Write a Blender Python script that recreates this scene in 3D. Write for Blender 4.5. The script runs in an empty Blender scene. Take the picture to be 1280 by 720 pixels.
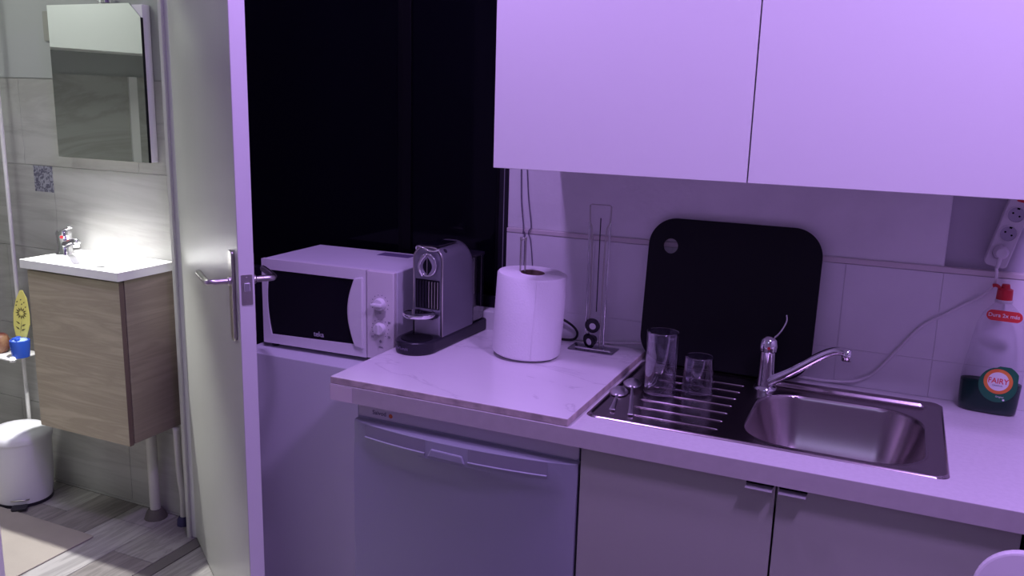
import bpy, bmesh, math, random
from mathutils import Vector, Matrix, noise
PI = math.pi
C = bpy.context.scene.collection
SC = bpy.context.scene
random.seed(4)

# ------------------------------------------------------------------ camera
cam = bpy.data.objects.new('camera', bpy.data.cameras.new('camera')); C.objects.link(cam)
yaw, pitch, roll = -0.4195, -0.21103, 0.02775
fwd = Vector((math.sin(yaw)*math.cos(pitch), math.cos(yaw)*math.cos(pitch), math.sin(pitch)))
rt = Vector((math.cos(yaw), -math.sin(yaw), 0)); up = rt.cross(fwd)
r2 = rt*math.cos(roll) + up*math.sin(roll); u2 = -rt*math.sin(roll) + up*math.cos(roll)
M3 = Matrix((r2, u2, -fwd)).transposed()
cam.matrix_world = Matrix.Translation((0.6154, -2.2988, 1.5963)) @ M3.to_4x4()
cam.data.sensor_width = 36; cam.data.lens = 36*1082.97/1280
cam.data.clip_start = 0.02
SC.camera = cam

# ------------------------------------------------------------------ world, exposure, lamps
w = bpy.data.worlds.new('night'); SC.world = w; w.use_nodes = True
w.node_tree.nodes['Background'].inputs[0].default_value = (0.02, 0.02, 0.05, 1)
w.node_tree.nodes['Background'].inputs[1].default_value = 0.3
SC.view_settings.view_transform = 'Standard'; SC.view_settings.look = 'None'
SC.view_settings.exposure = 0.0; SC.view_settings.gamma = 1
SC.view_settings.use_curve_mapping = False
PURPLE = (0.56, 0.335, 0.98)
def area(name, loc, tgt, size, power, col, sy=None):
    l = bpy.data.lights.new(name, 'AREA'); l.energy = power; l.color = col
    l.shape = 'RECTANGLE'; l.size = size; l.size_y = sy or size
    o = bpy.data.objects.new(name, l); C.objects.link(o); o.location = loc
    o.rotation_euler = (Vector(tgt)-Vector(loc)).to_track_quat('-Z', 'Y').to_euler()
    return o
area('kitchen_led_main', (-0.45, -0.93, 2.70), (-0.35, -0.8, 0), 0.14, 16, PURPLE)
area('kitchen_led_right', (1.10, -1.34, 2.70), (1.0, -0.60, 1.0), 0.24, 27.5, PURPLE)
area('kitchen_fill_back', (0.4, -2.8, 2.68), (0.2, -1.6, 0.0), 0.9, 3.6, (0.56, 0.52, 1.0))  # added soft fill from the back, not one of the LEDs
# bathroom: hooded lamp over the mirror, thrown down on the basin; an added soft fill below the ceiling
sp = bpy.data.lights.new('mirror_lamp_beam', 'SPOT'); sp.energy = 190; sp.color = (1.0, 0.99, 0.97)
sp.spot_size = math.radians(80); sp.spot_blend = 0.45; sp.shadow_soft_size = 0.012
so = bpy.data.objects.new('mirror_lamp_beam', sp); C.objects.link(so); so.location = (-2.0, -0.150, 1.90)
so.rotation_euler = Vector((0.0, -0.46, -1)).to_track_quat('-Z', 'Y').to_euler()
area('bath_fill', (-2.5, -0.8, 2.6), (-2.5, -0.8, 0), 0.5, 10, (0.95, 1.0, 0.95))

# ------------------------------------------------------------------ materials
def mat(name, col, rough=0.5, metal=0.0, bump=0.0, bscale=60, var=0.0, vscale=6, col2=None, spec=0.5,
        stretch=(1, 1, 1), trans=0.0, ior=1.45, coat=0.0, emit=None, detail=4, dist=0.0):
    m = bpy.data.materials.new(name); m.use_nodes = True; nt = m.node_tree; b = nt.nodes['Principled BSDF']
    b.inputs['Base Color'].default_value = (*col, 1); b.inputs['Roughness'].default_value = rough
    b.inputs['Metallic'].default_value = metal; b.inputs['Specular IOR Level'].default_value = spec
    b.inputs['Transmission Weight'].default_value = trans; b.inputs['IOR'].default_value = ior
    b.inputs['Coat Weight'].default_value = coat
    if emit:
        b.inputs['Emission Color'].default_value = (*emit[0], 1); b.inputs['Emission Strength'].default_value = emit[1]
    tc = nt.nodes.new('ShaderNodeTexCoord'); mp = nt.nodes.new('ShaderNodeMapping')
    mp.inputs['Scale'].default_value = stretch
    nt.links.new(tc.outputs['Object'], mp.inputs[0])
    if col2 or var:
        n = nt.nodes.new('ShaderNodeTexNoise'); n.inputs['Scale'].default_value = vscale
        n.inputs['Detail'].default_value = detail; n.inputs['Distortion'].default_value = dist
        nt.links.new(mp.outputs[0], n.inputs['Vector'])
        r = nt.nodes.new('ShaderNodeValToRGB')
        c2 = col2 or tuple(x*(1-var) for x in col)
        r.color_ramp.elements[0].color = (*c2, 1); r.color_ramp.elements[1].color = (*col, 1)
        r.color_ramp.elements[0].position = 0.36; r.color_ramp.elements[1].position = 0.62
        nt.links.new(n.outputs['Fac'], r.inputs[0]); nt.links.new(r.outputs[0], b.inputs['Base Color'])
    if bump:
        n2 = nt.nodes.new('ShaderNodeTexNoise'); n2.inputs['Scale'].default_value = bscale
        n2.inputs['Detail'].default_value = 3
        nt.links.new(mp.outputs[0], n2.inputs['Vector'])
        bp = nt.nodes.new('ShaderNodeBump'); bp.inputs['Strength'].default_value = bump
        bp.inputs['Distance'].default_value = 0.002
        nt.links.new(n2.outputs['Fac'], bp.inputs['Height']); nt.links.new(bp.outputs[0], b.inputs['Normal'])
    return m
def thin_glass(name, tint=(0.9, 0.9, 0.95), rough=0.02, solid=0.12, edge=0.8):
    m = bpy.data.materials.new(name); m.use_nodes = True; nt = m.node_tree; nt.nodes.clear()
    out = nt.nodes.new('ShaderNodeOutputMaterial'); mix = nt.nodes.new('ShaderNodeMixShader')
    tr = nt.nodes.new('ShaderNodeBsdfTransparent'); tr.inputs[0].default_value = (*tint, 1)
    gl = nt.nodes.new('ShaderNodeBsdfGlossy'); gl.inputs['Roughness'].default_value = rough
    fr = nt.nodes.new('ShaderNodeLayerWeight'); fr.inputs[0].default_value = 0.25
    mul = nt.nodes.new('ShaderNodeMath'); mul.operation = 'MULTIPLY_ADD'
    mul.inputs[1].default_value = edge; mul.inputs[2].default_value = solid
    nt.links.new(fr.outputs['Facing'], mul.inputs[0]); nt.links.new(mul.outputs[0], mix.inputs[0])
    nt.links.new(tr.outputs[0], mix.inputs[1]); nt.links.new(gl.outputs[0], mix.inputs[2])
    nt.links.new(mix.outputs[0], out.inputs[0])
    return m
def veined(name, base, vein, scale=1.5, rough=0.25, stretch=(1, 1, 1), width=0.05, soft=0.3, rot=0.5, bump=0):
    m = bpy.data.materials.new(name); m.use_nodes = True; nt = m.node_tree; b = nt.nodes['Principled BSDF']
    b.inputs['Roughness'].default_value = rough
    tc = nt.nodes.new('ShaderNodeTexCoord'); mp = nt.nodes.new('ShaderNodeMapping')
    mp.inputs['Scale'].default_value = stretch; mp.inputs['Rotation'].default_value = (0, 0, rot)
    nt.links.new(tc.outputs['Object'], mp.inputs[0])
    n = nt.nodes.new('ShaderNodeTexNoise'); n.inputs['Scale'].default_value = scale; n.inputs['Detail'].default_value = 6
    n.inputs['Distortion'].default_value = 1.2
    n.inputs['Roughness'].default_value = 0.6
    nt.links.new(mp.outputs[0], n.inputs['Vector'])
    r = nt.nodes.new('ShaderNodeValToRGB'); e = r.color_ramp.elements
    e[0].position = 0.5-soft; e[0].color = (*base, 1); e[1].position = 0.5+soft; e[1].color = (*base, 1)
    k = e.new(0.5-width); k.color = (*[(a*0.8+c*0.2) for a, c in zip(base, vein)], 1)
    k = e.new(0.5); k.color = (*vein, 1)
    k = e.new(0.5+width); k.color = (*[(a*0.85+c*0.15) for a, c in zip(base, vein)], 1)
    nt.links.new(n.outputs['Fac'], r.inputs[0]); nt.links.new(r.outputs[0], b.inputs['Base Color'])
    return m

M = {}
M['lacquer'] = mat('white_lacquer', (0.80, 0.79, 0.79), 0.42, bump=0.05, bscale=300)
M['door_lower'] = mat('lower_door_laminate', (0.40, 0.405, 0.35), 0.45, bump=0.04, bscale=200)
M['worktop'] = mat('white_worktop', (0.71, 0.69, 0.70), 0.38, var=0.05, vscale=90, bump=0.05, bscale=250)
M['wtedge'] = mat('worktop_edge', (0.50, 0.46, 0.46), 0.5, var=0.05, vscale=40)
M['marble'] = veined('pale_marble', (0.80, 0.77, 0.79), (0.66, 0.62, 0.66), 1.7, 0.22, (1.0, 1.9, 1), 0.015, 0.22, 0.35)
M['marble_edge'] = mat('sawn_marble_edge', (0.60, 0.50, 0.48), 0.7, var=0.35, vscale=22, bump=0.6, bscale=90)
M['paint'] = mat('rough_white_paint', (0.78, 0.77, 0.78), 0.6, bump=0.7, bscale=55, var=0.06, vscale=9)
M['recess_dark'] = mat('darker_recess', (0.52, 0.50, 0.55), 0.7, bump=0.5, bscale=60, var=0.1)  # recessed wall, darker than the plaster beside it
M['tilepaint'] = mat('painted_wall_tile', (0.76, 0.74, 0.77), 0.45, bump=0.25, bscale=40, var=0.05, vscale=5)
M['tilewarm'] = mat('painted_trim', (0.66, 0.60, 0.60), 0.5, bump=0.4, bscale=45)
M['wall_plain'] = mat('wall_plain', (0.55, 0.54, 0.55), 0.7, bump=0.2)
M['wall_low'] = mat('low_wall_paint', (0.66, 0.67, 0.70), 0.55, bump=0.12, bscale=160)
M['ceiling'] = mat('ceiling_paint', (0.7, 0.7, 0.7), 0.8)
M['black'] = mat('matt_black', (0.006, 0.006, 0.009), 0.5, spec=0.25)
M['blackgloss'] = mat('gloss_black', (0.006, 0.005, 0.010), 0.12, spec=0.35)
M['blackplastic'] = mat('black_plastic', (0.014, 0.012, 0.022), 0.38)
M['gap'] = mat('dark_gap', (0.004, 0.004, 0.006), 0.9, spec=0.05)
M['frame'] = mat('black_aluminium', (0.012, 0.010, 0.018), 0.35, spec=0.4)
M['sash'] = mat('black_sash', (0.004, 0.004, 0.006), 0.45, spec=0.12)
M['shutter'] = mat('dark_shutter', (0.012, 0.011, 0.018), 0.5, spec=0.2)
M['steel'] = mat('brushed_steel', (0.42, 0.37, 0.38), 0.24, 1.0, bump=0.04, bscale=160, stretch=(1, 8, 1))
M['spoonsteel'] = mat('spoon_steel', (0.80, 0.78, 0.80), 0.34, 1.0)
M['lipmetal'] = mat('lip_metal', (0.80, 0.78, 0.80), 0.45, 0.8)
M['chrome'] = mat('chrome', (0.80, 0.80, 0.82), 0.07, 1.0)
M['satin'] = mat('satin_nickel', (0.55, 0.53, 0.50), 0.28, 1.0)
M['silver'] = mat('silver_paint', (0.42, 0.40, 0.46), 0.36, 0.55, bump=0.04, bscale=400)
M['alu'] = mat('machine_aluminium', (0.26, 0.255, 0.30), 0.38, 0.75, bump=0.05, bscale=300)
M["dish"] = mat("dishwasher_silver", (0.35, 0.36, 0.42), 0.45, 0.15, bump=0.04, bscale=300)
M['dishtop'] = mat('dishwasher_fascia', (0.62, 0.60, 0.62), 0.4, bump=0.03, bscale=300)
M['gripshade'] = mat('grip_shade', (0.27, 0.27, 0.31), 0.5)
M['micro'] = mat('microwave_white', (0.74, 0.72, 0.74), 0.38, bump=0.05, bscale=250)
M['micropanel'] = mat('microwave_panel', (0.70, 0.66, 0.68), 0.45)
M['microside'] = mat('microwave_side', (0.66, 0.65, 0.70), 0.45)
M['print'] = mat('grey_print', (0.16, 0.14, 0.20), 0.6)
M['printlight'] = mat('light_print', (0.42, 0.40, 0.46), 0.5)
M['printwhite'] = mat('white_print', (0.78, 0.76, 0.76), 0.5)
M['orange'] = mat('orange_print', (0.62, 0.16, 0.05), 0.5)
M['red'] = mat('red_plastic', (0.50, 0.02, 0.03), 0.35)
M['redlabel'] = mat('red_label', (0.72, 0.05, 0.05), 0.4)
M['ring'] = mat('orange_ring', (0.80, 0.28, 0.05), 0.4, col2=(0.72, 0.07, 0.03), vscale=14, var=.1)
M['greenlabel'] = mat('green_label', (0.008, 0.13, 0.06), 0.35)
M['liquid'] = mat('green_liquid', (0.003, 0.034, 0.024), 0.4, spec=0.15)
M['bottle'] = thin_glass('clear_plastic', (0.95, 0.95, 0.96), 0.12, 0.015, 0.35)
M['glass'] = thin_glass('tumbler_glass', (0.86, 0.86, 0.90), 0.03, 0.07)
M['glassbase'] = thin_glass('thick_glass', (0.70, 0.70, 0.76), 0.02, 0.14)
M['tank'] = thin_glass('smoked_tank', (0.45, 0.44, 0.52), 0.05, 0.08)
M['pane'] = mat('night_glass', (0.002, 0.002, 0.005), 0.06, spec=0.12)
M['paper'] = mat('paper_towel', (0.84, 0.81, 0.85), 0.9, bump=0.5, bscale=180, spec=0.1)
M['card'] = mat('cardboard_core', (0.20, 0.13, 0.11), 0.9)
M['plastic'] = mat('white_plastic', (0.74, 0.73, 0.73), 0.4)
M['stripplastic'] = mat('grey_white_plastic', (0.60, 0.58, 0.60), 0.45)
M['cable_white'] = mat('white_cable', (0.74, 0.71, 0.73), 0.5)
M['cable_black'] = mat('black_cable', (0.01, 0.01, 0.012), 0.45)
M['cord'] = mat('grey_cord', (0.22, 0.19, 0.26), 0.7, var=0.3, vscale=200)
M['doorpaint'] = mat('door_paint', (0.52, 0.53, 0.49), 0.30, bump=0.12, bscale=40, var=0.04, vscale=3)
M['jamb'] = mat('jamb_paint', (0.60, 0.61, 0.60), 0.5)
M['mirror'] = mat('mirror_glass', (0.70, 0.73, 0.71), 0.015, 1.0)
M['ceramic'] = mat('white_ceramic', (0.88, 0.88, 0.88), 0.12)
M['btile'] = veined('grey_wave_tile', (0.42, 0.42, 0.405), (0.33, 0.325, 0.31), 1.1, 0.35, (0.7, 1, 4.0), 0.09, 0.3, 0.0)
M['grout'] = mat('grey_grout', (0.40, 0.40, 0.39), 0.8)
M['bpaint'] = mat('bath_paint', (0.36, 0.37, 0.37), 0.7, bump=0.1)
M['bwhite'] = mat('bath_white', (0.85, 0.86, 0.84), 0.6)
M['decor'] = None
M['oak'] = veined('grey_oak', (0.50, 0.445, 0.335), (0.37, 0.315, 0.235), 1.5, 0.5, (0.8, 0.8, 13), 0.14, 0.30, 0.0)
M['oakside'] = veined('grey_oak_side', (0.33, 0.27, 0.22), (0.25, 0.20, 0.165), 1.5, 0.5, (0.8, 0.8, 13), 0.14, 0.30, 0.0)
M['oakedge'] = mat('oak_edge', (0.14, 0.09, 0.085), 0.5)
PL = [veined('plank_%s' % n, c, tuple(x*0.66 for x in c), 2.0, 0.42, (9, 1.0, 1), 0.08, 0.3, 0.0)
      for n, c in (('grey', (0.36, 0.345, 0.33)), ('brown', (0.27, 0.25, 0.235)), ('pale', (0.44, 0.425, 0.41)))]
M['joint'] = mat('dark_joint', (0.06, 0.055, 0.05), 0.9)
M['threshold'] = mat('threshold', (0.13, 0.12, 0.115), 0.6)
M['mat'] = mat('beige_mat', (0.36, 0.325, 0.285), 0.8, bump=0.3, bscale=200, var=0.08)
M['binwhite'] = mat('bin_enamel', (0.62, 0.62, 0.66), 0.3)
M['pipe'] = mat('pipe_paint', (0.56, 0.55, 0.52), 0.6, bump=0.4, bscale=40, var=0.1)
M['mortar'] = mat('mortar', (0.12, 0.11, 0.10), 0.9, bump=1, bscale=60)
M['bluefoot'] = mat('dark_blue_cap', (0.03, 0.025, 0.09), 0.6)
M['yellow'] = mat('yellow_card', (0.84, 0.76, 0.22), 0.5)
M['blue'] = mat('blue_gel', (0.03, 0.09, 0.52), 0.25)
M['bluelight'] = mat('pale_blue_gel', (0.35, 0.48, 0.85), 0.3)
M['amber'] = mat('amber', (0.42, 0.24, 0.14), 0.4, col2=(0.16, 0.03, 0.03), vscale=20, var=.1)
M['chair'] = mat('chair_shell', (0.82, 0.78, 0.80), 0.4)

# decorative tile: star print
def decor_mat():
    m = bpy.data.materials.new('decor_print'); m.use_nodes = True; nt = m.node_tree; b = nt.nodes['Principled BSDF']
    b.inputs['Roughness'].default_value = 0.4
    tc = nt.nodes.new('ShaderNodeTexCoord'); v = nt.nodes.new('ShaderNodeTexVoronoi')
    v.inputs['Scale'].default_value = 45
    n = nt.nodes.new('ShaderNodeTexWave'); n.wave_type = 'RINGS'; n.rings_direction = 'SPHERICAL'
    n.inputs['Scale'].default_value = 9; n.inputs['Distortion'].default_value = 9; n.inputs['Detail'].default_value = 3
    n.inputs['Detail Scale'].default_value = 9
    r = nt.nodes.new('ShaderNodeValToRGB'); r.color_ramp.elements[0].color = (0.07, 0.065, 0.11, 1)
    r.color_ramp.elements[1].color = (0.30, 0.30, 0.36, 1)
    nt.links.new(tc.outputs['Object'], n.inputs['Vector']); nt.links.new(n.outputs['Fac'], r.inputs[0])
    nt.links.new(r.outputs[0], b.inputs['Base Color'])
    return m
M['decor'] = decor_mat()

# ------------------------------------------------------------------ helpers
def tag(o, label=None, cat=None, group=None, kind=None):
    if label: o['label'] = label
    if cat: o['category'] = cat
    if group: o['group'] = group
    if kind: o['kind'] = kind
    return o
def link(name, me, m=None, parent=None, smooth=False, loc=None, bevel=0, rot=None, seg=2):
    o = bpy.data.objects.new(name, me); C.objects.link(o)
    if m is not None:
        for mm in (m if isinstance(m, (list, tuple)) else [m]): me.materials.append(mm)
    if smooth:
        for p in me.polygons: p.use_smooth = True
    if parent: o.parent = parent
    if loc: o.location = loc
    if rot: o.rotation_euler = rot
    if bevel:
        b = o.modifiers.new('bevel', 'BEVEL'); b.width = bevel; b.segments = seg; b.limit_method = 'ANGLE'
        b.angle_limit = math.radians(40)
    return o
def bm2(bm, name):
    bmesh.ops.recalc_face_normals(bm, faces=bm.faces)
    me = bpy.data.meshes.new(name); bm.to_mesh(me); bm.free(); return me
def addbox(bm, x0, x1, y0, y1, z0, z1, mi=0):
    v = [bm.verts.new(p) for p in ((x0, y0, z0), (x1, y0, z0), (x1, y1, z0), (x0, y1, z0), (x0, y0, z1), (x1, y0, z1), (x1, y1, z1), (x0, y1, z1))]
    for f in ((0, 3, 2, 1), (4, 5, 6, 7), (0, 1, 5, 4), (1, 2, 6, 5), (2, 3, 7, 6), (3, 0, 4, 7)):
        bm.faces.new([v[i] for i in f]).material_index = mi
def box(name, x0, x1, y0, y1, z0, z1, m, parent=None, bevel=0, seg=2):
    bm = bmesh.new(); addbox(bm, x0, x1, y0, y1, z0, z1)
    return link(name, bm2(bm, name), m, parent, bevel=bevel, seg=seg)
def boxes(name, lst, m, parent=None, bevel=0):
    bm = bmesh.new()
    for b in lst: addbox(bm, *b)
    return link(name, bm2(bm, name), m, parent, bevel=bevel)
def prism(name, pts, a0, a1, m, parent=None, axis='z', bevel=0, smooth=False, seg=2):
    """extrude polygon pts; axis z: (x,y) pts, y: (x,z) pts, x: (y,z) pts"""
    def P(p, a):
        return (p[0], p[1], a) if axis == 'z' else ((p[0], a, p[1]) if axis == 'y' else (a, p[0], p[1]))
    bm = bmesh.new(); n = len(pts)
    A = [bm.verts.new(P(p, a0)) for p in pts]; B = [bm.verts.new(P(p, a1)) for p in pts]
    bm.faces.new(A); bm.faces.new(B[::-1])
    for i in range(n): bm.faces.new((A[i], A[(i+1) % n], B[(i+1) % n], B[i]))
    return link(name, bm2(bm, name), m, parent, bevel=bevel, seg=seg)
def rrect(x0, x1, y0, y1, r, n=8, radii=None):
    rs = radii or (r, r, r, r); out = []
    for (cx, cy, a0), rr in zip(((x1, y1, 0), (x0, y1, 90), (x0, y0, 180), (x1, y0, 270)), rs):
        sx = 1 if cx == x1 else -1; sy = 1 if cy == y1 else -1
        ox, oy = cx-sx*rr, cy-sy*rr
        for k in range(n+1):
            a = math.radians(a0+90*k/n); out.append((ox+rr*math.cos(a), oy+rr*math.sin(a)))
    return out
def lathe(name, prof, m, parent=None, n=40, loc=None, rot=None, sx=1, sy=1, caps=True):
    bm = bmesh.new(); rings = []
    for r, z in prof:
        if r < 1e-6: rings.append([bm.verts.new((0, 0, z))])
        else: rings.append([bm.verts.new((sx*r*math.cos(2*PI*k/n), sy*r*math.sin(2*PI*k/n), z)) for k in range(n)])
    for a, b in zip(rings, rings[1:]):
        for k in range(n):
            k2 = (k+1) % n
            if len(a) == 1 and len(b) == 1: break
            if len(a) == 1: bm.faces.new((a[0], b[k], b[k2]))
            elif len(b) == 1: bm.faces.new((a[k], b[0], a[k2]))
            else: bm.faces.new((a[k], b[k], b[k2], a[k2]))
    if caps:
        if len(rings[0]) > 1: bm.faces.new(rings[0])
        if len(rings[-1]) > 1: bm.faces.new(rings[-1][::-1])
    me = bm2(bm, name)
    o = link(name, me, m, parent, smooth=True, loc=loc, rot=rot)
    es = o.modifiers.new('split', 'EDGE_SPLIT'); es.split_angle = math.radians(38)
    return o
def catmull(pts, k=8):
    P = [Vector(p) for p in pts]; out = []
    for i in range(len(P)-1):
        a = P[max(i-1, 0)]; b = P[i]; c = P[i+1]; d = P[min(i+2, len(P)-1)]
        for s in range(k):
            t = s/k
            out.append(0.5*((2*b)+(c-a)*t+(2*a-5*b+4*c-d)*t*t+(-a+3*b-3*c+d)*t**3))
    out.append(P[-1]); return out
def tube(name, pts, r, m, parent=None, n=10, curve=True, k=8, flat=None):
    P = catmull(pts, k) if curve else [Vector(p) for p in pts]
    bm = bmesh.new(); rings = []; prev = None
    N = len(P)
    for i, p in enumerate(P):
        t = (P[min(i+1, N-1)]-P[max(i-1, 0)]).normalized()
        if prev is None:
            ref = Vector((0, 0, 1)) if abs(t.z) < 0.9 else Vector((1, 0, 0))
            a = t.cross(ref).normalized()
        else:
            a = (prev - t*prev.dot(t)).normalized()
        prev = a; b = t.cross(a)
        rr = r(i/(N-1)) if callable(r) else r
        ra, rb = rr if isinstance(rr, tuple) else (rr, rr)
        rings.append([bm.verts.new(p + a*ra*math.cos(2*PI*j/n) + b*rb*math.sin(2*PI*j/n)) for j in range(n)])
    for A, B in zip(rings, rings[1:]):
        for j in range(n): bm.faces.new((A[j], A[(j+1) % n], B[(j+1) % n], B[j]))
    bm.faces.new(rings[0]); bm.faces.new(rings[-1][::-1])
    return link(name, bm2(bm, name), m, parent, smooth=True)
def empty(name, loc, rz=0, label=None, cat=None, group=None, rot=None):
    o = bpy.data.objects.new(name, None); C.objects.link(o); o.location = loc
    o.rotation_euler = rot or (0, 0, rz); o.empty_display_size = 0.05
    return tag(o, label, cat, group)
def text(name, body, size, loc, m, parent=None, rot=(PI/2, 0, 0), ext=0.0003, bold=0.0, sx=1):
    cu = bpy.data.curves.new(name, 'FONT'); cu.body = body; cu.size = size; cu.extrude = ext
    cu.align_x = 'CENTER'; cu.align_y = 'CENTER'; cu.offset = bold
    t = bpy.data.objects.new(name, cu); C.objects.link(t)
    bpy.context.view_layer.update()
    me = bpy.data.meshes.new_from_object(t.evaluated_get(bpy.context.evaluated_depsgraph_get()))
    bpy.data.objects.remove(t)
    me.materials.clear()
    o = link(name, me, m, parent, loc=loc, rot=rot); o.scale = (sx, 1, 1)
    return o
def struct(o): o['kind'] = 'structure'; return o
WY = 0.03      # kitchen wall plane (tile face)

# ------------------------------------------------------------------ room shell
# kitchen back wall with the window opening
struct(boxes('wall_back', [(-1.61, -1.56, 0.05, 0.16, 0, 2.75), (-1.56, -0.632, 0.05, 0.16, 0, 0.10), (-0.632, -0.445, 0.05, 0.16, 0, 0.976),
       (-1.56, -0.445, 0.05, 0.16, 2.16, 2.75), (-0.445, 2.0, 0.05, 0.16, 0, 2.75)], M['recess_dark']))
struct(box('trim_1', -0.445, 0.728, 0.033, 0.05, 1.232, 2.74, M['paint'], bevel=0.004)).name = 'trim_plaster'
tr = struct(box('trim_2', -0.445, 1.10, 0.0280, 0.05, 1.219, 1.233, M['tilewarm'], bevel=0.002))
# painted tile splashback, each tile its own piece
ts = struct(box('wall_splashback', -0.445, 1.15, 0.034, 0.05, 0.90, 1.219, M['tilepaint']))
xs = [-0.445, -0.391, -0.167, 0.057, 0.281, 0.505, 0.729, 0.953, 1.15]
for i in range(len(xs)-1):
    for z0, z1 in ((0.9, 0.997), (0.997, 1.218)):
        t = box('tile', xs[i]+0.0004, xs[i+1]-0.0004, WY-0.0005+random.uniform(-.0004, .0004), 0.036, z0+0.0003, z1-0.0003, M['tilepaint'], ts)
struct(box('trim_3', -0.632, -0.447, 0.0, 0.05, 0.9, 0.976, M['paint'], bevel=0.003)).name = 'trim_window_base'
# the night window: black frame, two sashes, shutter slats behind the right one
win = struct(boxes('window_1', [(-1.56, -1.52, 0.05, 0.10, 0.1, 2.16), (-1.56, -0.632, 0.05, 0.10, 0.1, 0.976), (-0.481, -0.445, 0.045, 0.10, 0.976, 2.16),
            (-1.52, -0.481, 0.05, 0.10, 2.12, 2.16), (-1.52, -0.481, 0.05, 0.10, 0.976, 1.010)], M['frame'], bevel=0.003))
box('frame_edge', -0.4645, -0.4625, 0.0435, 0.050, 0.978, 2.15, M['silver'], win)
boxes('sash', [(-0.825, -0.795, 0.060, 0.085, 1.01, 2.12), (-0.497, -0.481, 0.060, 0.085, 1.01, 2.12)], M['sash'], win, bevel=0.002)
boxes('sash', [(-0.850, -0.822, 0.075, 0.098, 1.01, 2.12), (-1.52, -1.495, 0.075, 0.098, 1.01, 2.12)], M['sash'], win, bevel=0.002)
box('pane', -0.797, -0.496, 0.068, 0.073, 1.01, 2.12, M['pane'], win)
box('pane', -1.497, -0.848, 0.084, 0.089, 1.01, 2.12, M['pane'], win)
for k in range(26):
    z = 1.012 + k*0.0427
    prism('slat', [(0.112, z), (0.106, z+0.010), (0.104, z+0.022), (0.106, z+0.034), (0.112, z+0.041), (0.118, z+0.034), (0.118, z+0.01)],
          -1.51, -0.485, M['shutter'], win, axis='x')
box('night_backing', -1.56, -0.445, 0.13, 0.14, 0.1, 2.16, M['black'], win)

struct(box('wall_right', 2.0, 2.1, -3.4, 0.16, 0, 2.75, M['wall_plain']))
struct(box('wall_front', -1.61, 2.0, -3.4, -3.3, 0, 2.75, M['wall_plain']))
# partition with the bathroom doorway (y -0.88 .. -0.10)
struct(boxes('wall_left', [(-1.650, -1.61, -3.4, -0.90, 0, 2.75), (-1.650, -1.61, -0.90, -0.055, 2.07, 2.75),
       (-1.650, -1.61, -0.055, 0.16, 0, 2.75)], M['paint']))
door_fr = struct(boxes('trim_4', [(-1.648, -1.598, -0.100, -0.055, 0, 2.07), (-1.657, -1.598, -0.90, -0.842, 0, 2.07),
       (-1.657, -1.598, -0.90, -0.055, 2.03, 2.07)], M['jamb'], bevel=0.003)); door_fr.name = 'trim_door_frame'
box('door_stop', -1.640, -1.625, -0.112, -0.100, 0, 2.03, M['doorpaint'], door_fr, bevel=0.002)
box('casing', -1.598, -1.583, -0.95, -0.842, 0, 2.10, M['lacquer'], door_fr, bevel=0.002)
struct(boxes('ceiling', [(-3.4, 2.1, -3.4, 0.16, 2.75, 2.8)], M['ceiling']))

# floor: kitchen and bathroom planks
fl = struct(box('floor', -3.4, 2.1, -3.4, 0.16, -0.05, -0.004, M['joint']))
def plank(x0, x1, y0, y1, m): return box('plank', x0+.0012, x1-.0012, y0+.0012, y1-.0012, -0.012, random.uniform(-.0006, .0), m, fl, bevel=0.0008, seg=1)
# bathroom planks, running away from the kitchen
xx = [-1.61, -1.80, -2.00, -2.20, -2.40, -2.60, -2.80, -3.0, -3.2, -3.4]
offs = [-0.30, -0.12, -0.42, -0.165, -0.5, -0.25, -0.4, -0.1, -0.3]
for i in range(9):
    y = 0.0; o = offs[i]; k = i
    plank(xx[i+1], xx[i], o, 0.0, PL[(k*2) % 3] if i != 2 else PL[1])
    while o > -1.7:
        plank(xx[i+1], xx[i], max(o-0.6, -1.7), o, PL[(k+1) % 3]); o -= 0.6; k += 1
plank(-1.609, -1.555, -3.3, 0.05, M['threshold'])
x = -1.553; i = 0
while x < 0.5:
    y = 0.04 - 0.3*(i % 2)
    if i % 2: plank(x, x+0.2, -0.26, 0.04, PL[2])
    while y > -3.3:
        plank(x, x+0.2, max(y-0.9, -3.3), y, PL[(i+int(y*3)) % 3]); y -= 0.9
    x += 0.2; i += 1
plank(0.5, 2.0, -3.3, 0.04, PL[0])

# bathroom shell
wb = struct(box('wall_bath_back', -3.3, -1.650, 0.008, 0.16, 0, 2.75, M['grout']))
boxes('painted_upper', [(-3.3, -1.650, 0.0, 0.012, 1.637, 2.75)], M['bpaint'], wb)
zt = [0.0, 0.012, 0.337, 0.662, 0.987, 1.312, 1.635]
for j in range(len(zt)-1):
    xt = [-3.3, -2.48, -1.885, -1.65] if j == 5 else ([-3.3, -2.93, -2.33, -1.73, -1.650] if j % 2 == 0 else [-3.3, -3.22, -2.63, -2.03, -1.65])
    for i in range(len(xt)-1):
        box('tile', xt[i]+.0007, xt[i+1]-.0007, -0.002, 0.010, zt[j]+.0007, zt[j+1]-.0007, M['btile'], wb, bevel=0.0008, seg=1)
dt = box('tile_decor', -0.051, 0.051, -0.0034, 0.006, -0.0495, 0.0495, M['decor'], wb); dt.location = (-2.383, 0, 1.2615); dt['label'] = 'small blue-grey patterned tile'
struct(boxes('wall_bath_left', [(-3.4, -3.3, -1.8, 0.16, 0, 2.75)], M['bpaint']))
wl = struct(box('wall_bath_left_tiles', -3.3, -3.290, -1.7, 0.0, 0, 1.675, M['btile']))
box('edge_strip', -3.29, -3.28, -1.39, -1.335, 0, 1.675, M['plastic'], wl)
struct(box('trim_5', -3.3, -3.05, -1.7, -0.5, 1.79, 2.75, M['bwhite'])).name = 'trim_bath_soffit'
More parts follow.
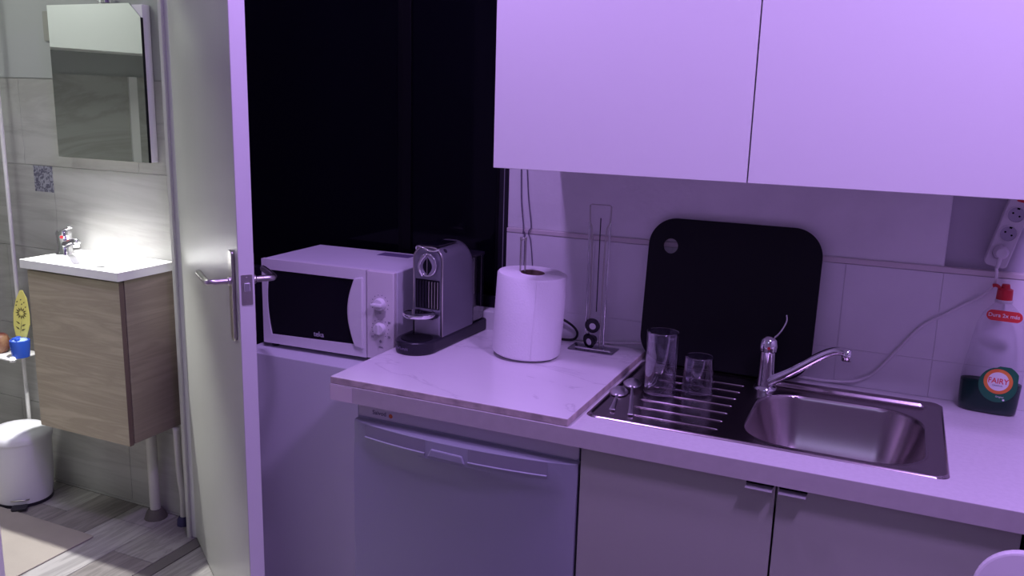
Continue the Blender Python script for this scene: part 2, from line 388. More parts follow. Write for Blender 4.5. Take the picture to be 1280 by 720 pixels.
struct(box('wall_bath_front', -3.3, -1.650, -1.8, -1.7, 0, 2.75, M['bpaint']))

# ------------------------------------------------------------------ bathroom door (stands ajar in the kitchen)
dang = math.atan2(-0.4947, 0.6930)
dr = struct(empty('door_1', (-1.6117, -0.0969, 0), dang))
DW = 0.852
b = box('door_leaf', 0, DW, 0, 0.041, 0.008, 2.03, M['doorpaint'], dr, bevel=0.002)
box('latch_edge', DW, DW+0.0012, 0.0015, 0.0395, 0.01, 2.028, M['lacquer'], dr)
lp = prism('latch_plate', rrect(0.006, 0.035, 1.062, 1.142, 0.003), 0, 0.002, M['satin'], dr, axis='x'); lp.location = (DW+0.001, 0, 0)
box('latch_bolt', 0.001, 0.009, 0.012, 0.028, 1.098, 1.122, M['chrome'], lp, bevel=0.002)
for z in (1.070, 1.134): lathe('screw', [(0, 0.0), (0.003, 0.0), (0.0028, 0.001), (0, 0.001)], M['satin'], lp, n=12, loc=(0.002, 0.02, z), rot=(0, PI/2, 0))
def handle_side(s):
    y0 = 0 if s < 0 else 0.041
    hp = prism('handle_plate', rrect(DW-0.072, DW-0.034, 0.955, 1.20, 0.014), y0, y0+s*0.009, M['satin'], dr, axis='y', bevel=0.0025)
    X = DW-0.053; Z = 1.118
    tube('lever', [(X, y0+s*0.008, Z), (X, y0+s*0.035, Z), (X, y0+s*0.056, Z), (X-0.010, y0+s*0.066, Z), (X-0.045, y0+s*0.067, Z+0.002), (X-0.118, y0+s*0.066, Z+0.004)],
         0.0088, M['satin'], hp, n=16)
    lathe('collar', [(0, 0), (0.013, 0), (0.013, 0.006), (0.010, 0.009), (0, 0.009)], M['satin'], hp, n=24, loc=(X, y0+s*0.008, Z), rot=(-s*PI/2, 0, 0))
handle_side(-1); handle_side(1)
for z in (0.25, 1.0, 1.8): lathe('hinge', [(0, 0), (0.008, 0), (0.008, 0.09), (0, 0.09)], M['satin'], dr, n=14, loc=(-0.006, 0.041, z))

# ------------------------------------------------------------------ bathroom things
v = empty('vanity_unit', (-1.975, -0.12, 0.386), 0, 'wall-hung vanity cabinet in grey-brown wood grain under the washbasin', 'cabinet')
def vb(name, x0, x1, y0, y1, z0, z1, m, parent, bevel=0.001):
    o = box(name, x0+1.975, x1+1.975, y0+.12, y1+.12, z0-.386, z1-.386, m, parent, bevel=bevel); return o
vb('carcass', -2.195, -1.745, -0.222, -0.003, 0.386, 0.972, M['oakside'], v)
vb('cabinet_door', -2.195, -1.748, -0.243, -0.225, 0.382, 0.966, M['oak'], v)
vb('door_edging', -1.748, -1.7465, -0.243, -0.225, 0.382, 0.966, M['oakedge'], v, 0)
wbn = empty('washbasin', (-1.975, -0.13, 0.975), 0, 'thin white ceramic washbasin slab on the wooden vanity', 'washbasin')
def hf(name, x0, x1, y0, y1, nx, ny, f, thick, m, parent):
    bm = bmesh.new(); g = []
    for j in range(ny+1):
        row = []
        for i in range(nx+1):
            X = x0+(x1-x0)*i/nx; Y = y0+(y1-y0)*j/ny
            row.append(bm.verts.new((X, Y, f(X, Y))))
        g.append(row)
    for j in range(ny):
        for i in range(nx): bm.faces.new((g[j][i], g[j][i+1], g[j+1][i+1], g[j+1][i]))
    edge = [e for e in bm.edges if e.is_boundary]
    r = bmesh.ops.extrude_edge_only(bm, edges=edge)
    for vv in r['geom']:
        if isinstance(vv, bmesh.types.BMVert): vv.co.z = -thick
    o = link(name, bm2(bm, name), m, parent, smooth=True)
    es = o.modifiers.new('split', 'EDGE_SPLIT'); es.split_angle = math.radians(50)
    return o
def sdr(x, y, x0, x1, y0, y1, r):
    qx = abs(x-(x0+x1)/2)-(x1-x0)/2+r; qy = abs(y-(y0+y1)/2)-(y1-y0)/2+r
    return math.hypot(max(qx, 0), max(qy, 0))+min(max(qx, qy), 0)-r
def ss(t): t = min(1, max(0, t)); return t*t*(3-2*t)
hf('basin_slab', -0.235, 0.242, -0.128, 0.127, 60, 34, lambda x, y: 0.030-0.02*ss(-sdr(x, y, -0.14, 0.20, -0.10, 0.085, 0.04)/0.05), 0.0, M['ceramic'], wbn)
lathe('drain', [(0, 0), (0.018, 0), (0.018, 0.003), (0.012, 0.005), (0, 0.005)], M['chrome'], wbn, n=20, loc=(0.03, -0.01, 0.009))
tp = empty('basin_tap', (-2.180, -0.095, 1.003), 0, 'chrome mixer tap with a red dot on the bathroom washbasin', 'tap')
lathe('tap_body', [(0, 0), (0.026, 0), (0.024, 0.008), (0.021, 0.012), (0.021, 0.060), (0.023, 0.070), (0.019, 0.080), (0, 0.083)], M['chrome'], tp, n=28)
tube('spout', [(0.008, -0.004, 0.034), (0.05, -0.020, 0.046), (0.085, -0.034, 0.056), (0.108, -0.044, 0.058)], lambda t: 0.0125-0.003*t, M['chrome'], tp, n=14)
tube('aerator', [(0.100, -0.041, 0.058), (0.100, -0.041, 0.040)], 0.009, M['chrome'], tp, n=14, curve=False)
tube('lever', [(-0.004, 0, 0.078), (0.02, -0.006, 0.085), (0.050, -0.016, 0.096)], lambda t: (0.014-0.006*t, 0.006-0.002*t), M['chrome'], tp, n=12)
lathe('hot_mark', [(0, 0), (0.005, 0), (0.005, 0.001), (0, 0.001)], M['red'], tp, n=12, loc=(0.012, -0.0175, 0.060), rot=(PI/2, 0, 0.5))
tp.scale = (1.25, 1.25, 1.12)

mc = empty('mirror_cabinet', (-2.012, 0, 1.355), 0, 'tall frameless bathroom mirror with one clipped corner above the washbasin', 'mirror')
box('cabinet_back', -0.222, 0.224, -0.036, -0.003, 0.0, 0.530, M['plastic'], mc, bevel=0.001)
prism('mirror_plate', [(-0.226, 0.0), (0.2215, 0.0), (0.2215, 0.488), (0.172, 0.535), (-0.226, 0.535)], -0.043, -0.037, M['mirror'], mc, axis='y')
boxes('side_strip', [(0.2225, 0.2265, -0.0435, -0.036, 0, 0.487)], M['black'], mc)
ml = empty('mirror_lamp', (-2.01, -0.01, 1.893), 0, 'small chrome hooded lamp fixed on top of the mirror', 'lamp')
tube('lamp_arm', [(0, 0.005, 0.0), (0, -0.02, 0.035), (0, -0.07, 0.052), (0, -0.11, 0.052)], 0.008, M['chrome'], ml, n=12)
lathe('lamp_hood', [(0.012, 0.055), (0.03, 0.05), (0.045, 0.02), (0.047, 0.018), (0.043, 0.018), (0.028, 0.046), (0.0, 0.050)], M['chrome'], ml, n=28, loc=(0.01, -0.14, 0.012), caps=False)
lathe('lamp_base', [(0, 0), (0.03, 0), (0.03, 0.012), (0, 0.014)], M['chrome'], ml, n=24, loc=(0.05, -0.015, 0.0))
lathe('bulb', [(0, 0), (0.015, 0.002), (0.02, 0.012), (0.012, 0.02), (0, 0.022)], mat('lamp_bulb', (1, 1, 1), 0.4, emit=((1, 1, 0.97), 6.0)), ml, n=20, loc=(0.01, -0.14, 0.030))
sb = empty('shade_patch', (-2.275, 0, 1.825), 0, 'grey-beige plate drawn for a shadow on the bathroom wall left of the mirror', 'shadow patch')  # raised olive plate put where a shadow darkens the wall
prism('shade_plate', rrect(-0.038, 0.034, -0.055, 0.05, 0.006), -0.006, 0.0, mat('olive_plate', (0.29, 0.29, 0.26), 0.6), sb, axis='y', bevel=0.001)
prism('shade_inset', rrect(-0.012, 0.012, -0.02, 0.02, 0.003), -0.009, -0.0055, mat('olive_inset', (0.27, 0.27, 0.245), 0.5), sb, axis='y')

# pipes under the vanity
pa = empty('waste_pipe', (-1.862, -0.045, 0.0), 0, 'thick painted waste pipe standing below the vanity', 'pipe')
lathe('pipe', [(0, 0.02), (0.0195, 0.02), (0.0195, 0.386), (0, 0.386)], M['pipe'], pa, n=24)
lathe('mortar_foot', [(0, 0.0), (0.043, 0.0), (0.036, 0.02), (0.026, 0.036), (0, 0.038)], M['mortar'], pa, n=14)
pb = empty('supply_pipe', (-1.725, -0.040, 0.0), 0, 'thin leaning painted pipe with a dark blue foot by the doorway', 'pipe')
tube('pipe', [(0.0, 0, 0.03), (0.003, 0, 0.12), (-0.006, 0.0, 0.20), (-0.012, 0, 0.386)], 0.0130, M['pipe'], pb, n=16)
lathe('pipe_foot', [(0, 0), (0.026, 0), (0.024, 0.022), (0.017, 0.034), (0, 0.034)], M['bluefoot'], pb, n=10)

# pedal bin
pbn = empty('pedal_bin', (-2.442, -0.160, 0.0), math.radians(44), 'white pedal bin with a domed lid on the bathroom floor', 'bin')
lathe('bin_body', [(0, 0.012), (0.108, 0.012), (0.118, 0.10), (0.120, 0.245), (0, 0.245)], M['binwhite'], pbn, n=56, sy=0.96)
lathe('base_ring', [(0, 0.0), (0.110, 0.0), (0.111, 0.012), (0, 0.013)], M['blackplastic'], pbn, n=48, sy=0.96)
lathe('lid', [(0.117, 0.247), (0.125, 0.247), (0.126, 0.262), (0.120, 0.274), (0.095, 0.288), (0.055, 0.297), (0, 0.30)], M['binwhite'], pbn, n=56, sy=0.96, caps=False)
box('lid_hinge', -0.03, 0.03, 0.112, 0.128, 0.235, 0.275, M['plastic'], pbn, bevel=0.004)
pbn.scale = (0.93, 0.93, 1.04)
pd = prism('pedal', rrect(-0.03, 0.03, -0.150, -0.098, 0.012), 0.006, 0.014, M['blackplastic'], pbn, bevel=0.002)
tube('pedal_guard', [(-0.034, -0.102, 0.030), (-0.02, -0.116, 0.034), (0.02, -0.116, 0.034), (0.034, -0.102, 0.030)], 0.0025, M['satin'], pbn, n=8)

# pole with a tray, scented cup, amber candle
pl = empty('pole_caddy', (-2.535, -0.045, 0.0), 0, 'slim white floor-to-ceiling pole with a small tray beside the vanity', 'shelf')
lathe('pole', [(0, 0), (0.0075, 0), (0.0075, 2.749), (0, 2.749)], M['plastic'], pl, n=14)
pt = prism('tray', rrect(-0.080, 0.066, -0.100, 0.030, 0.03), 0.556, 0.563, M['plastic'], pl, bevel=0.002)
for qx in (-0.058, 0.062): lathe('tray_knob', [(0, 0), (0.011, 0.001), (0.014, 0.010), (0.009, 0.020), (0, 0.023)], M['ceramic'], pt, n=9, loc=(qx, -0.09, 0.552))
cp = empty('scent_cup', (-2.482, -0.092, 0.563), 0, 'blue scented gel cup on the pole tray, under the yellow card', 'air freshener')
lathe('cup', [(0, 0), (0.032, 0), (0.037, 0.060), (0.036, 0.068), (0.032, 0.068), (0.030, 0.060), (0, 0.060)], M['blue'], cp, n=28)
lathe('gel', [(0, 0.060), (0.031, 0.060), (0.028, 0.069), (0.015, 0.074), (0, 0.073)], M['bluelight'], cp, n=11)
for a in (0.2, 1.4, 2.6): lathe('gel_lobe', [(0, 0), (0.012, 0.002), (0.010, 0.009), (0, 0.012)], M['blue'], cp, n=7, loc=(0.017*math.cos(a+2.6), 0.017*math.sin(a+2.6), 0.068))
# yellow card with cut-out flower
yc = empty('scent_card', (-2.510, -0.062, 0.632), 0.35, 'yellow leaf-shaped card with cut-out flower, standing behind the blue cup', 'air freshener', rot=(0, math.radians(4), 0.25))
cpt = [(-0.026, 0.0), (0.022, 0.0), (0.037, 0.055), (0.036, 0.095), (0.026, 0.160), (0.008, 0.192), (-0.004, 0.190), (-0.022, 0.150), (-0.034, 0.095), (-0.035, 0.045)]
prism('card', cpt, 0, 0.004, M['yellow'], yc, axis='y', bevel=0.0008)
cut = mat('card_cutout', (0.16, 0.13, 0.05), 0.8)
bm = bmesh.new()
def petal(cx, cz, a, l, wd):
    ux, uz = math.cos(a), math.sin(a); px, pz = -uz, ux
    q = [(0, 0), (l*.4, wd), (l, 0), (l*.4, -wd)]
    bm.faces.new([bm.verts.new((cx+ux*s+px*t, -0.0008, cz+uz*s+pz*t)) for s, t in q])
for k in range(12):
    a = 2*PI*k/12; petal(0.002+0.008*math.cos(a), 0.098+0.008*math.sin(a), a, 0.018, 0.0034)
for (sx_, sz_, a) in ((-0.004, 0.052, 2.6), (-0.006, 0.030, 2.6), (0.002, 0.045, 0.5), (0.0, 0.026, 0.5)): petal(sx_, sz_, a, 0.022, 0.0035)
petal(-0.004, 0.012, 1.45, 0.062, 0.0014)
for (sx_, sz_) in ((-0.014, 0.140), (0.002, 0.150), (0.016, 0.140), (0.006, 0.132), (0.022, 0.122), (-0.018, 0.125)): petal(sx_-0.004, sz_, 0.8, 0.009, 0.003)
link('cutout', bm2(bm, 'cutout'), cut, yc)
ca = empty('scent_candle', (-2.603, -0.088, 0.563), 0, 'round amber and red jar at the left end of the pole tray', 'jar')
lathe('jar', [(0, 0), (0.022, 0.002), (0.034, 0.02), (0.036, 0.045), (0.028, 0.068), (0.018, 0.076), (0, 0.078)], M['amber'], ca, n=24)
# bath mat
tag(prism('bath_mat', rrect(-2.55, -1.937, -0.85, -0.262, 0.01), 0.0006, 0.006, M['mat'], bevel=0.002), 'thin beige mat lying on the bathroom floor planks', 'mat')

# ------------------------------------------------------------------ low wall with the microwave
lw = struct(box('wall_low', -1.135, -0.635, -0.352, 0.05, 0, 0.851, M['wall_low'], bevel=0.003))
mw = empty('microwave', (-0.648, -0.276, 0.866), math.radians(1.9), 'white microwave oven with a black door window on the low wall', 'microwave')
W, D, H = 0.451, 0.30, 0.257
box('body', -W, 0, 0.018, D, 0.0, H, M['microside'], mw, bevel=0.004)
U = lambda u: -W+u
# door: outer slab with window opening cut as curved frame (ring polygon)
def arc(u0, z0, u1, z1, bul, n=12):
    out = []
    for k in range(n+1):
        t = k/n; out.append((u0+(u1-u0)*t + bul*4*t*(1-t), z0+(z1-z0)*t))
    return out
winp = arc(0.030, 0.028, 0.027, 0.226, -0.011) + arc(0.322, 0.226, 0.322, 0.034, -0.024)
winp = [(U(a), c) for a, c in winp]
def ring(name, outer, inner, y0, y1, m, parent):
    """flat frame between two loops, via radial matching"""
    bm = bmesh.new(); cx = sum(p[0] for p in inner)/len(inner); cz = sum(p[1] for p in inner)/len(inner)
    x0, x1, z0, z1 = outer
    oc = []
    for (px, pz) in inner:
        dx, dz = px-cx, pz-cz
        t = min(((x1-cx)/dx if dx > 0 else (x0-cx)/dx) if abs(dx) > 1e-9 else 1e9, ((z1-cz)/dz if dz > 0 else (z0-cz)/dz) if abs(dz) > 1e-9 else 1e9)
        oc.append([cx+dx*t, cz+dz*t])
    for (qx, qz) in ((x0, z0), (x1, z0), (x1, z1), (x0, z1)):
        k = min(range(len(oc)), key=lambda i: (oc[i][0]-qx)**2+(oc[i][1]-qz)**2); oc[k] = [qx, qz]
    n = len(inner)
    A = [bm.verts.new((p[0], y0, p[1])) for p in oc]; B = [bm.verts.new((p[0], y0, p[1])) for p in inner]
    A2 = [bm.verts.new((p[0], y1, p[1])) for p in oc]; B2 = [bm.verts.new((p[0], y1, p[1])) for p in inner]
    for i in range(n):
        j = (i+1) % n
        bm.faces.new((A[i], A[j], B[j], B[i])); bm.faces.new((B[i], B[j], B2[j], B2[i])); bm.faces.new((A[i], A2[i], A2[j], A[j])); bm.faces.new((A2[i], B2[i], B2[j], A2[j]))
    return link(name, bm2(bm, name), m, parent)
dr_ = ring('door', (-W, U(0.360), 0.0, H), winp, 0.0, 0.016, M['micro'], mw)
prism('window', [(a, c) for a, c in winp], 0.004, 0.010, M['blackgloss'], dr_, axis='y')
text('logo', 'teka', 0.021, (U(0.196), 0.0035, 0.047), M['printlight'], dr_, ext=0.0002, bold=0.0004)
# crescent handle
cres = arc(0.325, 0.030, 0.325, 0.230, -0.022) + [(0.352, 0.236), (0.352, 0.026)]
prism('handle', [(U(a), c) for a, c in cres], -0.007, 0.002, M['micro'], dr_, axis='y', bevel=0.003)
cpn = box('control_panel', U(0.3625), 0.0, 0.0, 0.018, 0.0, H, M['micropanel'], mw, bevel=0.003)
kx = U(0.407)
for kz, ptr in ((0.163, True), (0.092, False)):
    kb = lathe('knob', [(0, 0), (0.0185, 0), (0.0185, 0.004), (0.0165, 0.012), (0.015, 0.014), (0, 0.0145)], M['micro'], cpn, n=32, loc=(kx, 0, kz), rot=(PI/2, 0, 0))
    if ptr: box('pointer', -0.0195, 0.016, -0.0045, 0.0045, 0.012, 0.024, M['micro'], kb, bevel=0.003)
    else: box('pointer', -0.004, 0.004, -0.014, 0.014, 0.012, 0.018, M['micro'], kb, bevel=0.002)
    bmx = bmesh.new()
    for k in range(12):
        a = math.radians(-50+k*280/11); r = 0.027
        X, Z = kx+r*math.cos(a), kz+r*math.sin(a)
        addbox(bmx, X-0.0012, X+0.0012, -0.0004, 0.0, Z-0.0012, Z+0.0012)
    link('dial_mark', bm2(bmx, 'dial_mark'), M['print'], cpn)
prism('wattage_panel', [(kx-0.019, 0.146), (kx+0.019, 0.146), (kx+0.017, 0.128), (kx, 0.114), (kx-0.017, 0.128)], -0.0005, 0.0, mat('shield_print', (0.46, 0.42, 0.46), .5), cpn, axis='y')
text('wattage', '- W -', 0.008, (kx, -0.0007, 0.137), M['print'], cpn)
text('timer_mark', '*', 0.022, (kx+0.001, -0.0004, 0.050), M['print'], cpn)
text('timer_mark', 'min.', 0.009, (kx+0.003, -0.0004, 0.038), M['print'], cpn)
for (qx, qz, s) in ((0.029, 0.112, '30'), (0.028, 0.070, '20'), (-0.026, 0.066, '10')): text('timer_mark', s, 0.009, (kx+qx, -0.0004, qz), M['print'], cpn)
for (qx, qy) in ((-0.43, 0.03), (-0.43, 0.27), (-0.02, 0.03), (-0.02, 0.27)):
    lathe('foot', [(0, -0.015), (0.011, -0.015), (0.012, 0.0), (0, 0.0)], M['blackplastic'], mw, n=16, loc=(qx, qy, 0))
box('top_label', -0.190, -0.080, 0.225, 0.275, H, H+0.0008, mat('dark_sticker', (0.16, 0.12, 0.24), 0.5), mw)

# ------------------------------------------------------------------ worktop, marble slab
bm = bmesh.new()
ox0, ox1, oy0, oy1 = 0.335, 0.735, -0.498, -0.070
for bb in ((-0.631, ox0, -0.6, 0.029, 0.8585, 0.8998), (ox1, 1.55, -0.6, 0.029, 0.8585, 0.8998), (ox0, ox1, -0.6, oy0, 0.8585, 0.8998), (ox0, ox1, oy1, 0.029, 0.8585, 0.8998)):
    addbox(bm, *bb)
bmesh.ops.remove_doubles(bm, verts=bm.verts, dist=1e-5)
for f in bm.faces: pass
wt = empty('worktop', (0, 0, 0), 0, 'white laminate kitchen worktop running along the wall under the sink', 'worktop')
link('board', bm2(bm, 'board'), M['worktop'], wt)
box('front_edging', -0.631, 1.55, -0.6015, -0.6, 0.8588, 0.8993, M['wtedge'], wt)
box('end_edging', -0.6322, -0.631, -0.60, 0.0, 0.8588, 0.8993, M['oakedge'], wt)
box('edging_patch', -0.630, -0.566, -0.6022, -0.6014, 0.8586, 0.897, mat('patch_edging', (0.66, 0.58, 0.60), 0.5), wt)
bm = bmesh.new()
mp_ = [(-0.631, -0.600), (0.0, -0.598), (0.002, 0.028), (-0.628, 0.028)]
Av = [bm.verts.new((*p, 0.900)) for p in mp_]; Bv = [bm.verts.new((*p, 0.9185)) for p in mp_]
bm.faces.new(Av); bm.faces.new(Bv[::-1]).material_index = 0
for i in range(4): bm.faces.new((Av[i], Av[(i+1) % 4], Bv[(i+1) % 4], Bv[i])).material_index = 1
msl = link('marble_slab', bm2(bm, 'marble_slab'), [M['marble'], M['marble_edge']], bevel=0.0025)
tag(msl, 'thick pale veined marble slab lying on the worktop above the dishwasher', 'slab')

# ------------------------------------------------------------------ dishwasher
dw = empty('dishwasher', (-0.277, -0.56, 0), 0, 'silver-grey dishwasher under the marble slab', 'dishwasher')
X0, X1 = -0.575+0.277, 0.0215+0.277
box('body', X0+.002, X1-.002, -0.005, 0.55, 0.09, 0.855, M['dish'], dw)
# fascia, rounded at its top left and right ends, lower edge
fp = [(X0+0.004, 0.815), (X1-0.02, 0.812)] + [(X1-0.012+0.010*math.cos(a), 0.819+0.008*math.sin(a)) for a in (-1.5, -0.8, 0)] + \
     [(X1-0.002, 0.858), (X0+0.016, 0.858)] + [(X0+0.016-0.012*math.sin(t), 0.838+0.020*math.cos(t)) for t in (0.5, 1.0, 1.5)]
fa = prism('fascia', fp, -0.006, 0.004, M['dishtop'], dw, axis='y', bevel=0.003)
text('logo', 'Saivod', 0.0155, (X0+0.066, -0.0066, 0.831), M['print'], fa, ext=0.0002, bold=0.0002, sx=1.0)
lathe('logo_dot', [(0, 0), (0.0055, 0), (0.0055, 0.0004), (0, 0.0004)], M['orange'], fa, n=16, loc=(X0+0.099, -0.0062, 0.829), rot=(PI/2, 0, 0))
# door top band with bowed front
def bow(x):
    t = (x-X0)/(X1-X0); return -0.018-0.034*max(0, 1-(2*t-1)**2)**0.8
bm = bmesh.new(); NX = 36; top = []; rows = []
zz = [0.8085, 0.8045, 0.770, 0.700, 0.10]
for k in range(NX+1):
    x = X0+(X1-X0)*k/NX; yb = bow(x)
    pr = [(0.0, 0.8095), (-0.012, 0.8095), (yb+0.002, 0.8085), (yb, 0.8060), (yb, 0.760), (yb*0.35-0.0145, 0.735), (-0.0225, 0.70), (-0.0225, 0.105), (0.0, 0.105)]
    rows.append([bm.verts.new((x, y, z)) for y, z in pr])
for a, b2 in zip(rows, rows[1:]):
    for i in range(len(a)-1): bm.faces.new((a[i], a[i+1], b2[i+1], b2[i]))
    bm.faces.new((a[-1], a[0], b2[0], b2[-1]))
bm.faces.new(rows[0]); bm.faces.new(rows[-1][::-1])
ddr = link('door', bm2(bm, 'door'), M['dish'], dw, smooth=True); es = ddr.modifiers.new('s', 'EDGE_SPLIT'); es.split_angle = math.radians(35)
# grip band: two darker sheets paint the shade of grip recesses, beside a raised middle
def grip(u0, u1, s):
    xa, xb = X0+u0, X0+u1
    n = 10; bm = bmesh.new(); A = []
    for k in range(n+1):
        x = xa+(xb-xa)*k/n; yb = bow(x)
        A.append([bm.verts.new((x, yb-0.0012, 0.8055)), bm.verts.new((x, yb-0.0010, 0.7750))])
    for a, b2 in zip(A, A[1:]): bm.faces.new((a[0], a[1], b2[1], b2[0]))
    g = link('recess_shade', bm2(bm, 'recess_shade'), M['gripshade'], ddr, smooth=True)
    bm = bmesh.new(); A = []
    for k in range(n+1):
        x = xa+(xb-xa)*k/n; yb = bow(x)
        A.append([bm.verts.new((x, yb-0.001, 0.7750)), bm.verts.new((x, yb-0.0050, 0.7742)), bm.verts.new((x, yb-0.0045, 0.7725)), bm.verts.new((x, yb-0.001, 0.766))])
    for a, b2 in zip(A, A[1:]):
        for i in range(3): bm.faces.new((a[i], a[i+1], b2[i+1], b2[i]))
    link('grip_lip', bm2(bm, 'grip_lip'), M['dish'], ddr, smooth=True)
grip(0.040, 0.222, 1); grip(0.338, 0.530, 1)
prism('grip_centre', [(X0+0.230, 0.768), (X0+0.330, 0.766), (X0+0.322, 0.786), (X0+0.240, 0.788)], bow((X0+X1)/2)-0.004, bow((X0+X1)/2)+0.004, M['dish'], ddr, axis='y', bevel=0.003)
box('plinth', X0+.01, X1-.01, 0.03, 0.05, 0.0, 0.10, M['blackplastic'], dw)

# ------------------------------------------------------------------ sink base cabinet
sc = empty('sink_cabinet', (0.455, -0.56, 0), 0, 'grey-white two-door base cabinet under the sink', 'cabinet')
def sbx(name, x0, x1, y0, y1, z0, z1, m, par, bev=0.001): return box(name, x0-.455, x1-.455, y0+.56, y1+.56, z0, z1, m, par, bevel=bev)
bmc = [(0.028-.455, 0.046-.455, 0, 0.575, 0.0, 0.858), (0.866-.455, 0.884-.455, 0, 0.575, 0.0, 0.858), (0.046-.455, 0.866-.455, 0.0, 0.575, 0.1, 0.118), (0.046-.455, 0.866-.455, 0.0, 0.018, 0.80, 0.858)]
boxes('carcass', bmc, M['door_lower'], sc)
sbx('plinth', 0.046, 0.866, -0.52, -0.505, 0.0, 0.10, M['door_lower'], sc)
for (a, b_, hx0, hx1) in ((0.0285, 0.4468, 0.3895, 0.4430), (0.4512, 0.8835, 0.4550, 0.5080)):
    d = sbx('door', a, b_, -0.580, -0.562, 0.105, 0.8545, M['door_lower'], sc)
    h = sbx('handle', hx0, hx1, -0.606, -0.578, 0.8440, 0.8462, M['lipmetal'], d, 0.0003)
    sbx('handle_slot', hx0-.001, hx1+.001, -0.5812, -0.5795, 0.8464, 0.8546, M['gap'], h, 0)
# black filler block painting the dark void at the right under the worktop
dk = empty('void_filler', (1.21, -0.5, 0), 0, 'black block standing for the dark void at the right edge under the worktop', 'cabinet')
box('body', -0.31, 0.31, 0.0, 0.50, 0, 0.84, M['black'], dk)
box('filler_front', -0.305, 0.305, -0.012, 0.0, 0.10, 0.835, M['blackplastic'], dk, bevel=0.002)

# ------------------------------------------------------------------ wall cabinets
for i, (x0, lab) in enumerate(((-0.2883, 'white flat-fronted wall cabinet above the paper roll and drainer'), (0.3117, 'white flat-fronted wall cabinet at the right, above the sink basin'))):
    uc = empty('wall_cabinet', (x0+0.3, 0.0, 1.4418), 0, lab, 'cabinet')
    boxes('carcass', [(-0.3, -0.284, -0.386, 0.031, 0.002, 0.72), (0.284, 0.3, -0.386, 0.031, 0.002, 0.72), (-0.284, 0.284, -0.386, 0.031, 0.002, 0.018),
                      (-0.284, 0.284, -0.386, 0.031, 0.704, 0.72), (-0.284, 0.284, 0.020, 0.031, 0.018, 0.704)], M['lacquer'], uc)
    box('door', -0.2985, 0.2982, -0.4064, -0.388, 0.0, 0.72, M['lacquer'], uc, bevel=0.0012)

# ------------------------------------------------------------------ inset sink
sk = empty('sink', (0.385, -0.265, 0.900), 0, 'stainless steel inset sink with ribbed drainer, basin at the right', 'sink')
SX0, SX1, SY0, SY1 = -0.377, 0.377, -0.247, 0.247
BX0, BX1, BY0, BY1 = -0.035, 0.335, -0.222, 0.140
def sinkz(x, y):
    d = sdr(x, y, SX0, SX1, SY0, SY1, 0.03)
    e = -d
    z = 0.0035*math.exp(-((e-0.006)/0.005)**2) + 0.0008
    if e < 0.001: z = 0.0003
    # drainer and rim field slightly sunk
    z -= 0.0003*ss((e-0.010)/0.008)*ss((BX0-0.02-x)/0.02+0.0)
    b = -sdr(x, y, BX0, BX1, BY0, BY1, 0.10)
    if b > -0.006: z += 0.0015*math.exp(-(b/0.004)**2)
    if b > 0:
        t = min(1, b/0.085)
        z -= 0.150*(1-(1-t)**2.3)
        z -= 0.004*ss((b-0.08)/0.1)
    # raised tap ledge line at the back
    if y > 0.160: z += 0.0105*math.exp(-((y-0.200)/0.0058)**2)*ss((x-(-0.05))/0.03)*ss((0.345-x)/0.02)
    return z
def sgrid():
    def lin(a, b, n): return [a+(b-a)*i/n for i in range(n)]
    xs_ = lin(SX0, SX0+.02, 8)+lin(SX0+.02, BX0-.01, 40)+lin(BX0-.01, BX0+.08, 34)+lin(BX0+.08, BX1-.08, 30)+lin(BX1-.08, BX1+.01, 34)+lin(BX1+.01, SX1, 14)+[SX1]
    ys_ = lin(SY0, SY0+.02, 10)+lin(SY0+.02, BY0+.08, 32)+lin(BY0+.08, BY1-.08, 24)+lin(BY1-.08, BY1+.01, 34)+lin(BY1+.01, SY1-.02, 60)+lin(SY1-.02, SY1, 8)+[SY1]
    return xs_, ys_
gx, gy = sgrid(); bm = bmesh.new(); g = []
def crn(x, y, r=0.022):
    # pull the square corner in so the outline is rounded
    cx = min(max(x, SX0+r), SX1-r); cy = min(max(y, SY0+r), SY1-r)
    dx, dy = x-cx, y-cy
    if dx and dy:
        m_ = max(abs(dx), abs(dy)); l = math.hypot(dx, dy); return cx+dx*m_/l, cy+dy*m_/l
    return x, y
for y in gy:
    row = []
    for x in gx:
        X, Y = crn(x, y); row.append(bm.verts.new((X, Y, sinkz(X, Y))))
    g.append(row)
for j in range(len(gy)-1):
    for i in range(len(gx)-1): bm.faces.new((g[j][i], g[j][i+1], g[j+1][i+1], g[j+1][i]))
sm = link('sink_bowl', bm2(bm, 'sink_bowl'), M['steel'], sk, smooth=True)
for k in range(7):
    y = -0.190+k*0.0567
    x0_, x1_ = -0.300, -0.078
    tube('drainer_rib', [(x0_, y, -0.003), (x0_+0.012, y, 0.0010), (x1_-0.012, y, 0.0010), (x1_, y, -0.003)], (0.0018), M['steel'], sk, n=8, curve=False)
lathe('drain', [(0.0, -0.151), (0.020, -0.151), (0.022, -0.1485), (0.040, -0.1485), (0.043, -0.1515)], M['chrome'], sk, n=32, loc=(0.15, -0.04, -0.001), caps=False)

